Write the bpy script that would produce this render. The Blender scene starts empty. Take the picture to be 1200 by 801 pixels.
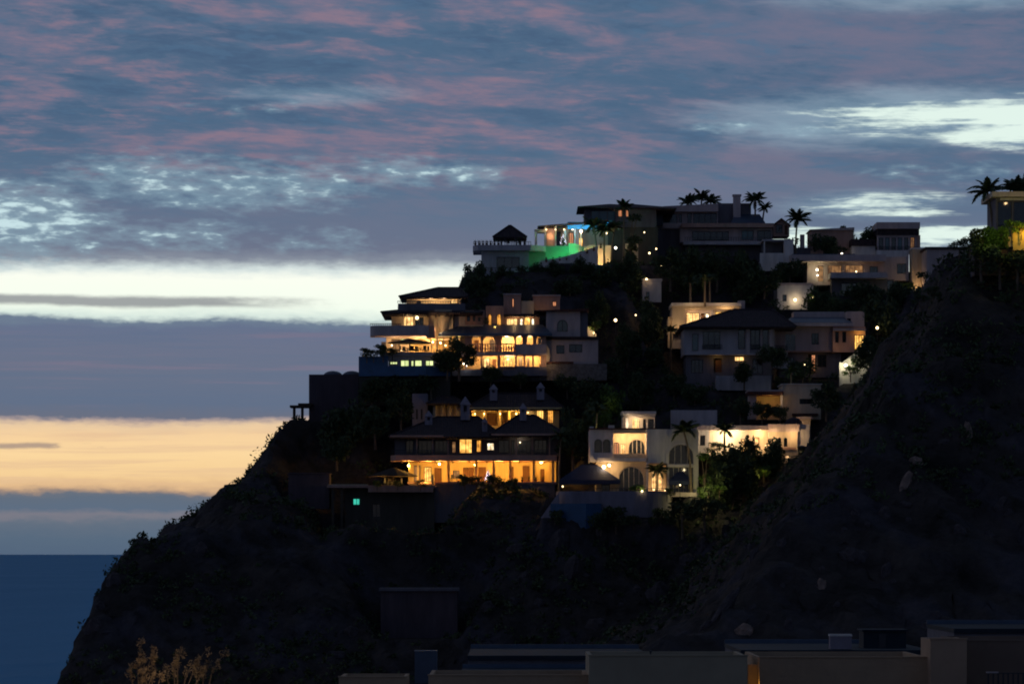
import bpy, math, random
import numpy as np
from mathutils import Vector, Matrix, noise as mn
from mathutils.geometry import delaunay_2d_cdt

random.seed(7)
rng = np.random.default_rng(11)
scene = bpy.context.scene
COL = scene.collection
R = math.radians

# ------------------------------------------------------------------ camera
F = 4500.0          # focal length in photo pixels (135 mm on a 36 mm sensor, photo 1200 px wide)
HC = 45.0           # eye height above the sea, metres
HZ = 648.0          # photo row of the horizon
cam_d = bpy.data.cameras.new('camera')
cam = bpy.data.objects.new('camera', cam_d)
COL.objects.link(cam)
cam.location = (0, 0, HC)
cam.rotation_euler = (R(90), 0, 0)
cam_d.sensor_width = 36.0
cam_d.lens = 135.0
cam_d.shift_y = (HZ - 400.5) / 1200.0
cam_d.clip_start = 1.0
cam_d.clip_end = 400000.0
scene.camera = cam
scene.render.resolution_x = 1024
scene.render.resolution_y = 683

scene.view_settings.view_transform = 'Standard'
scene.view_settings.look = 'None'
scene.view_settings.exposure = 0.0
scene.view_settings.gamma = 1.0
scene.view_settings.use_curve_mapping = False
scene.render.engine = 'CYCLES'
scene.cycles.filter_width = 1.9
scene.cycles.max_bounces = 5
scene.cycles.diffuse_bounces = 3


def lin(r, g, b):
    def c(v):
        v /= 255.0
        return v / 12.92 if v <= 0.04045 else ((v + 0.055) / 1.055) ** 2.4
    return (c(r), c(g), c(b), 1.0)


# ------------------------------------------------------------------ sky
SUN_EL, SUN_AZ = R(1.5), R(-14)          # the sun has just gone, a little left of the headland
world = bpy.data.worlds.new('World')
scene.world = world
world.use_nodes = True
world.cycles.sampling_method = 'MANUAL'
world.cycles.sample_map_resolution = 512
wt = world.node_tree
wt.nodes.clear()


class S:
    """A socket with arithmetic, so that the sky reads as formulas."""
    def __init__(self, s): self.s = s
    def _m(self, op, o=None, c=None):
        n = wt.nodes.new('ShaderNodeMath'); n.operation = op
        wt.links.new(self.s, n.inputs[0])
        for i, v in ((1, o), (2, c)):
            if v is None: continue
            if isinstance(v, S): wt.links.new(v.s, n.inputs[i])
            else: n.inputs[i].default_value = v
        return S(n.outputs[0])
    def __add__(self, o): return self._m('ADD', o)
    def __sub__(self, o): return self._m('SUBTRACT', o)
    def __mul__(self, o): return self._m('MULTIPLY', o)
    def __truediv__(self, o): return self._m('DIVIDE', o)
    def mx(self, o): return self._m('MAXIMUM', o)
    def mi(self, o): return self._m('MINIMUM', o)
    def step(self, a, b, lo=0.0, hi=1.0):
        n = wt.nodes.new('ShaderNodeMapRange'); n.interpolation_type = 'SMOOTHSTEP'
        wt.links.new(self.s, n.inputs['Value'])
        for k, v in (('From Min', a), ('From Max', b), ('To Min', lo), ('To Max', hi)):
            n.inputs[k].default_value = v
        return S(n.outputs['Result'])


def xyz(x, y, z):
    n = wt.nodes.new('ShaderNodeCombineXYZ')
    for i, v in enumerate((x, y, z)):
        if isinstance(v, S): wt.links.new(v.s, n.inputs[i])
        else: n.inputs[i].default_value = v
    return n.outputs[0]


def wnoise(vec, scale=1.0, detail=4.0, rough=0.55, dist=0.0):
    n = wt.nodes.new('ShaderNodeTexNoise')
    n.inputs['Scale'].default_value = scale
    n.inputs['Detail'].default_value = detail
    n.inputs['Roughness'].default_value = rough
    n.inputs['Distortion'].default_value = dist
    wt.links.new(vec, n.inputs['Vector'])
    return S(n.outputs['Fac'])


def wramp(fac, stops, span):
    n = wt.nodes.new('ShaderNodeValToRGB')
    e = n.color_ramp.elements
    while len(e) < len(stops): e.new(0.5)
    for el, (p, c) in zip(e, stops):
        el.position = p / span
        el.color = lin(*c)
    wt.links.new((fac * (1.0 / span)).s, n.inputs['Fac'])
    return n.outputs['Color']


def wmix(fac, a, b):
    n = wt.nodes.new('ShaderNodeMix'); n.data_type = 'RGBA'
    if isinstance(fac, S): wt.links.new(fac.s, n.inputs[0])
    else: n.inputs[0].default_value = fac
    for i, v in ((6, a), (7, b)):
        if isinstance(v, tuple): n.inputs[i].default_value = v
        else: wt.links.new(v, n.inputs[i])
    return n.outputs[2]


tc = wt.nodes.new('ShaderNodeTexCoord')
sp = wt.nodes.new('ShaderNodeSeparateXYZ')
wt.links.new(tc.outputs['Generated'], sp.inputs[0])
dx, dy, dz = S(sp.outputs[0]), S(sp.outputs[1]), S(sp.outputs[2])
hor = (dx * dx + dy * dy)._m('SQRT')
A = dx._m('ARCTAN2', dy) * F            # azimuth, in 1/4500 rad
E = dz._m('ARCTAN2', hor) * F           # elevation, in 1/4500 rad
E0 = E.mx(0.0)
wob = wnoise(xyz(A * 0.0022, E0 * 0.004, 2.2), 1.0, 2.0)
Es = E0 + (wob - 0.5) * 26.0 + A * 0.03      # the ripples lie a little aslant
Ew = E0 * 0.10 + 120.0
U = A / Ew
V = Es / (E0 * 0.03 + 22.0)
big = wnoise(xyz(U * 0.45, V * 0.32, 3.1), 1.0, 3.0)
mid = wnoise(xyz(U * 0.75, V * 1.15, 7.7), 1.0, 4.0, 0.58, 0.2)
fine = wnoise(xyz(U * 1.9, V * 3.8, 1.3), 1.0, 6.0, 0.64, 0.2)
tiny = wnoise(xyz(U * 5.0, V * 8.5, 6.3), 1.0, 3.0, 0.6)
rag = wnoise(xyz(A * 0.014, E0 * 0.05, 0.5), 1.0, 6.0, 0.6)
streak = wnoise(xyz(A * 0.0035, E0 * 0.09, 9.2), 1.0, 5.0, 0.6, 0.2)
puff = wnoise(xyz(A * 0.040, Es * 0.125, 5.5), 1.0, 3.0, 0.5)

# banks and gaps, from the sea upwards
edge = wnoise(xyz(A * 0.045, E0 * 0.13, 4.1), 1.0, 3.0, 0.6)
Eb = E0 + (rag - 0.5) * 17.0 + (big - 0.5) * 14.0 + (wob - 0.5) * 18.0 + (edge - 0.5) * 9.0
bands = wramp(Eb, [
    (0, (84, 102, 124)), (16, (88, 106, 126)), (34, (100, 112, 128)), (42, (126, 124, 134)), (50, (94, 110, 130)),
    (66, (98, 110, 126)), (70, (160, 138, 124)), (76, (222, 182, 138)), (92, (246, 208, 152)), (118, (252, 216, 160)),
    (136, (247, 210, 160)), (150, (232, 202, 164)), (155, (180, 160, 154)), (160, (106, 112, 130)), (176, (98, 112, 136)),
    (210, (104, 114, 136)), (244, (107, 115, 138)), (262, (102, 114, 140)), (270, (110, 126, 146)), (276, (214, 230, 222)),
    (290, (246, 255, 240)), (322, (252, 255, 242)), (331, (216, 228, 226)), (342, (136, 144, 158)), (356, (108, 116, 138)), (400, (98, 113, 138)),
    (460, (98, 112, 140)), (520, (92, 106, 138)), (640, (76, 95, 132)), (1000, (66, 86, 126))], 1000.0)

# thin grey streak lying in the bright gap
sk = ((E0 + (rag - 0.5) * 9.0 + (wob - 0.5) * 16 - 294.0)._m('ABSOLUTE')).step(2.5, 9.0, 1.0, 0.0) * (A + (rag - 0.5) * 260).step(-380.0, -190.0, 1.0, 0.0)
bands = wmix(sk * 0.85, bands, lin(138, 141, 146))
# small dark wisps in the orange gap, soft streaks through the grey bank
wis = ((E0 + (rag - 0.5) * 7.0 - 125.0)._m('ABSOLUTE')).step(1.0, 5.0, 1.0, 0.0) * (A + (rag - .5) * 260).step(-490.0, -540.0, 0.0, 1.0)
bands = wmix(wis * 0.7, bands, lin(140, 124, 126))
orr = (E0 - 114.0)._m('ABSOLUTE').step(22.0, 42.0, 1.0, 0.0) * streak.step(0.46, 0.66)
bands = wmix(orr * 0.5, bands, lin(222, 184, 150))
grb = (E0 - 218.0)._m('ABSOLUTE').step(34.0, 54.0, 1.0, 0.0)
bands = wmix(grb * streak.step(0.52, 0.66) * 0.5, bands, lin(128, 118, 138))
bands = wmix(grb * streak.step(0.48, 0.36) * 0.4, bands, lin(96, 112, 138))

# the cloud deck overhead: blue-grey hollows, mauve bellies, pink lit ripples
up = E0.step(348.0, 440.0)
deck = wmix((mid * .6 + fine * .4).step(0.40, 0.58), lin(78, 104, 132), lin(98, 110, 136))
low_deck = wmix((mid * .6 + fine * .4).step(0.40, 0.58), lin(94, 115, 140), lin(107, 116, 139))
deck = wmix(E0.step(380.0, 520.0), low_deck, deck)
hollow = (fine * 0.45 + mid * 0.3 + big * 0.25).step(0.485, 0.40) * E0.step(420.0, 560.0)
deck = wmix(hollow * 0.7, deck, lin(70, 92, 122))
pinkzone = E0.step(390.0, 480.0) * (A + E0 * 0.25).step(440.0, 140.0, 0.25, 1.0)
pink = (fine * 0.45 + mid * 0.4 + tiny * 0.15).step(0.45, 0.62) * pinkzone
deck = wmix(pink * 0.6, deck, lin(130, 118, 140))
pink2 = (fine * 0.55 + mid * 0.2 + tiny * 0.25).step(0.49, 0.66) * pinkzone
deck = wmix(pink2 * 0.6, deck, lin(150, 122, 136))
thin = (tiny * 0.5 + fine * 0.5).step(0.46, 0.36) * E0.step(360.0, 440.0)
deck = wmix(thin * 0.5, deck, lin(82, 112, 142))
sky_c = wmix(up, bands, deck)


# breaks in the deck that show the bright western sky
def blob(a, e, ra, re):
    p = (A - a) / ra
    q = (E0 - e) / re
    return ((p * p + q * q)._m('SQRT')).step(0.1, 1.0, 1.0, 0.0)


zone = blob(-610, 386, 230, 80) * 1.5
for b in ((-430, 436, 190, 50, .95), (-330, 428, 240, 50, 1.0), (-400, 368, 190, 36, .75), (-250, 428, 130, 50, 1.0), (-215, 364, 140, 28, .6),
          (-130, 446, 110, 30, 1.0), (-50, 442, 80, 26, .95), (265, 496, 90, 12, .9), (335, 492, 80, 13, 1.0), (500, 664, 330, 40, .62), (520, 440, 190, 26, .5), (-300, 520, 200, 24, .3)):
    zone = zone.mx(blob(*b[:4]) * b[4])
gaps = (puff * 1.25 + zone * 0.33 - 0.97).step(0.0, 0.30) * zone.step(0.05, 0.4)
haze = (zone * 0.6 + (puff - .5) * 1.2).step(0.10, 0.75) * zone.step(0.0, 0.3) * 0.65
sky_c = wmix(haze, sky_c, lin(138, 166, 182))
sky_c = wmix(gaps * 0.9, sky_c, lin(206, 232, 236))
big_gap = blob(680, 502, 330, 62).mx(blob(600, 498, 190, 48) * 1.15).mx(blob(500, 504, 300, 34) * .8).mx(blob(430, 404, 180, 30) * .7).mx(blob(530, 366, 230, 28) * .9).mx(blob(335, 366, 120, 30) * .8)
cyan = big_gap.mx(blob(480, 505, 430, 60) * .8).mx(blob(520, 655, 420, 46) * .7).mx(blob(-240, 535, 200, 26) * .5)
glowz = (cyan * 0.9 + (mid - 0.5) * 1.0 + (fine - .5) * .8).step(0.05, 0.8) * cyan.step(0.0, 0.35)
sky_c = wmix(glowz * 0.75, sky_c, lin(140, 166, 184))
bg = (big_gap * 0.95 + (fine - 0.5) * 1.5 + (streak - 0.5) * 1.8 + (tiny - 0.5) * 0.5 - 0.36).step(0.0, 0.55) * big_gap.step(0.1, 0.45)
sky_c = wmix(bg * 0.95, sky_c, lin(230, 248, 238))

# higher up the deck thins and the physical sky takes over; away from the sunset everything is dimmer
nish = wt.nodes.new('ShaderNodeTexSky')
nish.sky_type = 'NISHITA'
nish.sun_disc = False
nish.sun_elevation = SUN_EL
nish.sun_rotation = SUN_AZ
nish.altitude = 40
nm = wt.nodes.new('ShaderNodeVectorMath'); nm.operation = 'SCALE'
wt.links.new(nish.outputs[0], nm.inputs[0]); nm.inputs['Scale'].default_value = 0.06
sky_c = wmix(E0.step(900.0, 3500.0) * 0.6, sky_c, nm.outputs[0])
away = (dx * math.sin(SUN_AZ) + dy * math.cos(SUN_AZ)).step(-0.9, 0.9)
tint = wmix(away, (.42, .50, .66, 1), (1, 1, 1, 1))
vs = wt.nodes.new('ShaderNodeVectorMath'); vs.operation = 'MULTIPLY'
wt.links.new(sky_c, vs.inputs[0]); wt.links.new(tint, vs.inputs[1])
bgn = wt.nodes.new('ShaderNodeBackground')
wt.links.new(vs.outputs[0], bgn.inputs['Color'])
bgn.inputs['Strength'].default_value = 1.0
wo = wt.nodes.new('ShaderNodeOutputWorld')
wt.links.new(bgn.outputs[0], wo.inputs[0])

# what is left of the sun: very weak, soft and warm
sun_d = bpy.data.lights.new('sun', 'SUN')
sun_d.energy = 0.02
sun_d.angle = R(12)
sun_d.color = (1.0, 0.62, 0.4)
sun = bpy.data.objects.new('sun', sun_d)
COL.objects.link(sun)
sun.rotation_euler = Vector((-math.sin(SUN_AZ) * math.cos(SUN_EL), -math.cos(SUN_AZ) * math.cos(SUN_EL), -math.sin(SUN_EL))).to_track_quat('-Z', 'Y').to_euler()

# ------------------------------------------------------------------ materials
MATS = {}


def mat(name, col, rough=0.8, var=0.25, scale=1.2, spec=0.3, bump=0.0, bscale=None, metallic=0.0, stretch=None, col2=None):
    if name in MATS: return MATS[name]
    m = bpy.data.materials.new(name); m.use_nodes = True
    nt = m.node_tree; b = nt.nodes['Principled BSDF']
    b.inputs['Roughness'].default_value = rough
    b.inputs['Specular IOR Level'].default_value = spec
    b.inputs['Metallic'].default_value = metallic
    t = nt.nodes.new('ShaderNodeTexCoord')
    mp = nt.nodes.new('ShaderNodeMapping')
    nt.links.new(t.outputs['Object'], mp.inputs[0])
    if stretch: mp.inputs['Scale'].default_value = stretch
    n = nt.nodes.new('ShaderNodeTexNoise')
    n.inputs['Scale'].default_value = scale; n.inputs['Detail'].default_value = 6; n.inputs['Roughness'].default_value = 0.65
    nt.links.new(mp.outputs[0], n.inputs['Vector'])
    r = nt.nodes.new('ShaderNodeValToRGB')
    lo = tuple(c * (1 - var) for c in col); hi = tuple(min(1, c * (1 + var)) for c in (col2 or col))
    r.color_ramp.elements[0].position = 0.3; r.color_ramp.elements[0].color = lo + (1,)
    r.color_ramp.elements[1].position = 0.7; r.color_ramp.elements[1].color = hi + (1,)
    nt.links.new(n.outputs['Fac'], r.inputs[0]); nt.links.new(r.outputs[0], b.inputs['Base Color'])
    if bump:
        n2 = nt.nodes.new('ShaderNodeTexNoise'); n2.inputs['Scale'].default_value = bscale or scale * 4; n2.inputs['Detail'].default_value = 8
        nt.links.new(mp.outputs[0], n2.inputs['Vector'])
        bp = nt.nodes.new('ShaderNodeBump'); bp.inputs['Strength'].default_value = bump; bp.inputs['Distance'].default_value = 0.4
        nt.links.new(n2.outputs['Fac'], bp.inputs['Height']); nt.links.new(bp.outputs[0], b.inputs['Normal'])
    MATS[name] = m
    return m


def tile_mat(name, col):
    """Barrel roof tiles: rounded rows running down the slope, courses across, each tile a little different."""
    m = mat(name, col, 0.8, 0.4, 2.5, 0.25)
    nt = m.node_tree; b = nt.nodes['Principled BSDF']
    t = nt.nodes.new('ShaderNodeTexCoord')
    w1 = nt.nodes.new('ShaderNodeTexWave'); w1.bands_direction = 'X'; w1.inputs['Scale'].default_value = 1.1
    w2 = nt.nodes.new('ShaderNodeTexWave'); w2.bands_direction = 'Z'; w2.inputs['Scale'].default_value = 1.4; w2.wave_profile = 'SAW'
    for w in (w1, w2):
        w.inputs['Distortion'].default_value = 0.4
        nt.links.new(t.outputs['Object'], w.inputs['Vector'])
    ad = nt.nodes.new('ShaderNodeMath'); ad.operation = 'ADD'
    nt.links.new(w1.outputs['Fac'], ad.inputs[0]); nt.links.new(w2.outputs['Fac'], ad.inputs[1])
    bp = nt.nodes.new('ShaderNodeBump'); bp.inputs['Strength'].default_value = 0.8; bp.inputs['Distance'].default_value = 0.12
    nt.links.new(ad.outputs[0], bp.inputs['Height']); nt.links.new(bp.outputs[0], b.inputs['Normal'])
    return m


def glow(name, bright, dim, strength=1.0, scale=1.5, lo=0.36, hi=0.60, stretch=(1, 1, 1), fold=0.0):
    """A lit room seen through its window: lamps, walls and furniture as an uneven warm pattern behind glass."""
    m = bpy.data.materials.new(name); m.use_nodes = True
    nt = m.node_tree; b = nt.nodes['Principled BSDF']
    b.inputs['Base Color'].default_value = (0.03, 0.03, 0.03, 1); b.inputs['Roughness'].default_value = 0.15
    t = nt.nodes.new('ShaderNodeTexCoord'); mp = nt.nodes.new('ShaderNodeMapping'); mp.inputs['Scale'].default_value = stretch
    oi = nt.nodes.new('ShaderNodeObjectInfo')
    va = nt.nodes.new('ShaderNodeVectorMath'); va.operation = 'ADD'
    sc = nt.nodes.new('ShaderNodeMath'); sc.operation = 'MULTIPLY'; sc.inputs[1].default_value = 60.0
    nt.links.new(oi.outputs['Random'], sc.inputs[0])
    nt.links.new(t.outputs['Object'], va.inputs[0]); nt.links.new(sc.outputs[0], va.inputs[1])
    nt.links.new(va.outputs[0], mp.inputs[0])
    n = nt.nodes.new('ShaderNodeTexNoise'); n.inputs['Scale'].default_value = scale; n.inputs['Detail'].default_value = 3
    nt.links.new(mp.outputs[0], n.inputs['Vector'])
    r = nt.nodes.new('ShaderNodeValToRGB')
    r.color_ramp.elements[0].position = lo; r.color_ramp.elements[0].color = dim + (1,)
    r.color_ramp.elements[1].position = hi; r.color_ramp.elements[1].color = bright + (1,)
    if fold:
        w = nt.nodes.new('ShaderNodeTexWave'); w.bands_direction = 'X'; w.inputs['Scale'].default_value = 1.3; w.inputs['Distortion'].default_value = 1.0
        nt.links.new(va.outputs[0], w.inputs['Vector'])
        ml = nt.nodes.new('ShaderNodeMath'); ml.operation = 'MULTIPLY_ADD'; ml.inputs[1].default_value = fold; 
        nt.links.new(w.outputs['Fac'], ml.inputs[0]); nt.links.new(n.outputs['Fac'], ml.inputs[2])
        sb = nt.nodes.new('ShaderNodeMath'); sb.operation = 'SUBTRACT'; sb.inputs[1].default_value = fold * 0.5
        nt.links.new(ml.outputs[0], sb.inputs[0]); nt.links.new(sb.outputs[0], r.inputs[0])
    else:
        nt.links.new(n.outputs['Fac'], r.inputs[0])
    nt.links.new(r.outputs[0], b.inputs['Emission Color'])
    b.inputs['Emission Strength'].default_value = strength
    MATS[name] = m
    return m


WHITE = mat('white_stucco', (.68, .62, .57), .85, .24, .8, bump=.2, bscale=5, stretch=(1, 1, .22))
CREAM = mat('cream_stucco', (.58, .47, .34), .85, .24, .8, bump=.2, bscale=5, stretch=(1, 1, .22))
OCHRE = mat('ochre_stucco', (.62, .44, .20), .85, .24, .8, bump=.2, bscale=5, stretch=(1, 1, .22))
GREY = mat('grey_plaster', (.48, .43, .43), .85, .24, .8, bump=.2, bscale=5, stretch=(1, 1, .22))
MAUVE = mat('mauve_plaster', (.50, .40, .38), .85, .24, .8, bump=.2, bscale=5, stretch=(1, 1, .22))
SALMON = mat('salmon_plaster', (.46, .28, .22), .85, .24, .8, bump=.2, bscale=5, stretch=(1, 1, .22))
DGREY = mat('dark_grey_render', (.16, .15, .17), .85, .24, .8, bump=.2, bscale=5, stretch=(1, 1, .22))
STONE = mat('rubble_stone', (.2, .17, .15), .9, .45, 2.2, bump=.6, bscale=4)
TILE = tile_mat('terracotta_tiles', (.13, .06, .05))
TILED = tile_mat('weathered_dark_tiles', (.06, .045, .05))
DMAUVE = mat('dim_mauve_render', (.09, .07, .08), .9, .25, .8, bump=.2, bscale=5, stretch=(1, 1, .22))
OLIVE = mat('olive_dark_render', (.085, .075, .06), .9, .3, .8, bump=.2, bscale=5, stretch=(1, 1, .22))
TERR = mat('terrace_render', (.25, .22, .26), .9, .25, .8, bump=.2, bscale=5, stretch=(1, 1, .22))
BLUEROOF = mat('blue_grey_roof', (.06, .09, .14), .5, .2, .6, spec=.5)
FLATROOF = mat('grey_roof_sheet', (.022, .034, .046), .7, .3, .3, spec=.15)
WOOD = mat('dark_wood', (.06, .035, .02), .6, .4, 2.0, stretch=(3, 3, .6))
DOORW = mat('brown_door_wood', (.14, .06, .025), .6, .35, 2.0, stretch=(4, 4, .6))
METAL = mat('dark_metal', (.03, .03, .035), .5, .2, 3.0, spec=.5)
FRAME = mat('dark_window_frame', (.05, .04, .04), .5, .2, 3.0)
PALEF = mat('pale_window_frame', (.5, .45, .4), .6, .1, 3.0)
GLASS = mat('dark_glass', (.012, .016, .022), .08, .3, .6, spec=.6)
TEALG = mat('teal_tinted_glass', (.01, .09, .12), .12, .3, .6, spec=.6)
LEAF = mat('dark_leaves', (.040, .060, .028), .7, .45, 1.2, col2=(.055, .08, .03))
LEAF2 = mat('olive_leaves', (.055, .065, .025), .7, .45, 1.2, col2=(.075, .085, .03))
LEAF_LIT = mat('lamplit_leaves', (.06, .12, .02), .7, .4, 1.2, col2=(.09, .15, .03))  # brighter leaf copy for lamplit plants, lamplight put into the colour
PALML = mat('palm_leaves', (.05, .075, .03), .6, .35, 1.2)
BARK = mat('bark', (.14, .10, .07), .9, .4, 2.0, stretch=(3, 3, .7))
PALMB = mat('palm_bark', (.20, .15, .10), .9, .35, 2.0, stretch=(1, 1, 5))
DRY = mat('dry_leaves', (.28, .20, .12), .8, .45, 1.5)
THATCH = mat('thatch', (.07, .05, .035), .95, .5, 3.0, stretch=(4, 4, .8), bump=.5, bscale=8)
CANVAS = mat('navy_canvas', (.025, .035, .08), .8, .15, 1.0)
DCANVAS = mat('dark_canvas', (.03, .025, .03), .8, .2, 1.0)
POOLT = mat('blue_pool_tiles', (.02, .09, .2), .35, .2, 1.0, spec=.5)
ROCK = mat('pale_boulder', (.26, .18, .145), .9, .45, .8, bump=.7, bscale=2.5)
ROCKD = mat('dark_boulder', (.07, .058, .062), .9, .45, .8, bump=.7, bscale=2.5)
POT = mat('clay_pot', (.2, .09, .05), .8, .2, 2.0)

G_WARM = glow('warm_room', (1.9, 1.15, .42), (.55, .22, .05), 1.0, fold=.25)
G_GOLD = glow('golden_room', (1.9, 1.05, .25), (.75, .30, .04), 1.0, fold=.2)
G_ORANGE = glow('orange_room', (1.2, .52, .08), (.3, .09, .01), 1.0, fold=.25)
G_DIM = glow('dim_room', (.35, .17, .06), (.07, .03, .012), 1.0, fold=.2)
G_LIME = glow('pale_green_room', (1.1, 1.25, .55), (.42, .5, .16), 1.0, .6)
G_WHITE = glow('white_room', (2.2, 1.9, 1.3), (.9, .6, .3), 1.0)
G_TEAL = glow('teal_room', (.05, .62, .45), (.03, .42, .30), 1.0)
G_PINK = glow('curtained_room', (.75, .30, .13), (.3, .10, .05), 1.0, fold=.5)
G_SKYB = glow('blue_lit_wall_panel', (.02, .36, .80), (.01, .26, .62), 1.0, .3)


def bulb(name, col, s):
    m = bpy.data.materials.new(name); m.use_nodes = True
    b = m.node_tree.nodes['Principled BSDF']
    b.inputs['Base Color'].default_value = (.8, .8, .8, 1)
    b.inputs['Emission Color'].default_value = col + (1,); b.inputs['Emission Strength'].default_value = s
    return m


B_WARM = bulb('warm_bulb', (1, .72, .35), 4.0)
B_WHITE = bulb('white_bulb', (1, .9, .7), 6.0)
B_FAIRY = bulb('fairy_bulb', (.9, .75, 1.0), 2.5)

# ------------------------------------------------------------------ mesh helpers


class MB:
    def __init__(s): s.v = []; s.f = []
    def add(s, vs, fs):
        o = len(s.v); s.v += [tuple(v) for v in vs]; s.f += [tuple(i + o for i in f) for f in fs]; return s
    def box(s, x0, y0, z0, x1, y1, z1):
        return s.add([(x0, y0, z0), (x1, y0, z0), (x1, y1, z0), (x0, y1, z0), (x0, y0, z1), (x1, y0, z1), (x1, y1, z1), (x0, y1, z1)],
                     [(0, 3, 2, 1), (4, 5, 6, 7), (0, 1, 5, 4), (1, 2, 6, 5), (2, 3, 7, 6), (3, 0, 4, 7)])
    def prism(s, fp, z0, z1):
        """fp: counter-clockwise list of (x, y); z1 may be a list, one height per point."""
        n = len(fp); zt = z1 if isinstance(z1, (list, tuple)) else [z1] * n
        zb = z0 if isinstance(z0, (list, tuple)) else [z0] * n
        return s.add([(x, y, b) for (x, y), b in zip(fp, zb)] + [(x, y, t) for (x, y), t in zip(fp, zt)],
                     [tuple(range(n - 1, -1, -1)), tuple(range(n, 2 * n))] + [(i, (i + 1) % n, n + (i + 1) % n, n + i) for i in range(n)])
    def tube(s, pts, rad, n=6, cap=True):
        pts = [Vector(p) for p in pts]; rs = rad if isinstance(rad, (list, tuple)) else [rad] * len(pts)
        o = len(s.v)
        for i, p in enumerate(pts):
            t = (pts[min(i + 1, len(pts) - 1)] - pts[max(i - 1, 0)]).normalized()
            a = t.cross(Vector((0.13, 0.97, 0.2))).normalized(); b = t.cross(a)
            for k in range(n):
                q = p + (a * math.cos(2 * math.pi * k / n) + b * math.sin(2 * math.pi * k / n)) * rs[i]
                s.v.append(tuple(q))
        for i in range(len(pts) - 1):
            for k in range(n):
                s.f.append((o + i * n + k, o + i * n + (k + 1) % n, o + (i + 1) * n + (k + 1) % n, o + (i + 1) * n + k))
        if cap:
            s.f.append(tuple(o + k for k in range(n - 1, -1, -1))); e = o + (len(pts) - 1) * n
            s.f.append(tuple(e + k for k in range(n)))
        return s
    def lathe(s, prof, c=(0, 0, 0), n=16):
        """prof: (radius, z) from bottom to top."""
        o = len(s.v)
        for r, z in prof:
            for k in range(n):
                a = 2 * math.pi * k / n
                s.v.append((c[0] + r * math.cos(a), c[1] + r * math.sin(a), c[2] + z))
        for i in range(len(prof) - 1):
            for k in range(n):
                s.f.append((o + i * n + k, o + i * n + (k + 1) % n, o + (i + 1) * n + (k + 1) % n, o + (i + 1) * n + k))
        s.f.append(tuple(o + k for k in range(n - 1, -1, -1))); e = o + (len(prof) - 1) * n
        s.f.append(tuple(e + k for k in range(n)))
        return s
    def mesh(s, name):
        m = bpy.data.meshes.new(name); m.from_pydata(s.v, [], s.f); m.validate(); m.update(); return m


def link(name, data, material=None, parent=None, loc=(0, 0, 0), label=None):
    o = bpy.data.objects.new(name, data); COL.objects.link(o)
    if material and not data.materials: data.materials.append(material)
    o.location = loc
    if parent: o.parent = parent
    if label: o['label'] = label
    return o


def tag(o, label, cat, group=None):
    o['label'] = label; o['category'] = cat
    if group: o['group'] = group
    return o


def thing(name, label, cat, loc, group=None, rz=0):
    o = link(name, None, loc=loc); o.rotation_euler = (0, 0, rz); o.empty_display_size = .3
    return tag(o, label, cat, group)


def at(px, py, Y):
    return Vector(((px - 600) * Y / F, Y, HC + (HZ - py) * Y / F))


LAMP_GAIN = 2.3


def light(loc, power, col=(1, .66, .32), r=.15, parent=None, spot=None, aim=None):
    d = bpy.data.lights.new('lamp_light', 'SPOT' if spot else 'POINT')
    d.energy = power * LAMP_GAIN; d.color = col; d.shadow_soft_size = r
    o = bpy.data.objects.new('lamp_light', d); COL.objects.link(o); o.location = loc
    if spot:
        d.spot_size = R(spot); d.spot_blend = .6
        o.rotation_euler = Vector(aim).to_track_quat('-Z', 'Y').to_euler()
    if parent: o.parent = parent
    return o


def wall_mesh(x0, z0, x1, z1, holes, d0, d1, outline=None):
    """A wall in the XZ plane from depth d0 to d1 with openings cut through it; holes: (x0, z0, x1, z1, 'r'|'a'|'o')."""
    outer = outline or [(x0, z0), (x1, z0), (x1, z1), (x0, z1)]
    loops = [outer]; hs = []
    for hx0, hz0, hx1, hz1, kind in holes:
        if kind == 'r': lp = [(hx0, hz0), (hx1, hz0), (hx1, hz1), (hx0, hz1)]
        else:
            w = (hx1 - hx0) / 2; cx = hx0 + w
            rise = min(w, (hz1 - hz0) * .55) if kind == 'a' else min(w * 1.5, (hz1 - hz0) * .7)
            lp = [(hx0, hz0), (hx1, hz0)] + [(cx + w * math.cos(a), hz1 - rise + rise * math.sin(a)) for a in np.linspace(0, math.pi, 11)]
        loops.append(lp); hs.append(lp)
    vs = []; es = []
    for lp in loops:
        o = len(vs); vs += [Vector(p) for p in lp]; es += [(o + i, o + (i + 1) % len(lp)) for i in range(len(lp))]
    V2, _, T, *_ = delaunay_2d_cdt(vs, es, [], 0, 1e-5)

    def inside(p, lp):
        c = False; j = len(lp) - 1
        for i in range(len(lp)):
            a, b = lp[i], lp[j]
            if (a[1] > p[1]) != (b[1] > p[1]) and p[0] < (b[0] - a[0]) * (p[1] - a[1]) / (b[1] - a[1]) + a[0]: c = not c
            j = i
        return c
    tris = []
    for t in T:
        c = ((V2[t[0]][0] + V2[t[1]][0] + V2[t[2]][0]) / 3, (V2[t[0]][1] + V2[t[1]][1] + V2[t[2]][1]) / 3)
        if inside(c, outer) and not any(inside(c, h) for h in hs):
            a, b, e = (V2[i] for i in t)
            if (b[0] - a[0]) * (e[1] - a[1]) - (b[1] - a[1]) * (e[0] - a[0]) < 0: t = [t[0], t[2], t[1]]
            tris.append(tuple(t))
    n = len(V2); m = MB()
    edges = {}
    for t in tris:
        for i in range(3): edges[(t[i], t[(i + 1) % 3])] = 1
    m.v = [(p[0], d0, p[1]) for p in V2] + [(p[0], d1, p[1]) for p in V2]
    m.f = [t for t in tris] + [(t[2] + n, t[1] + n, t[0] + n) for t in tris]
    m.f += [(b, a, a + n, b + n) for (a, b) in edges if (b, a) not in edges]
    return m


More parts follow.
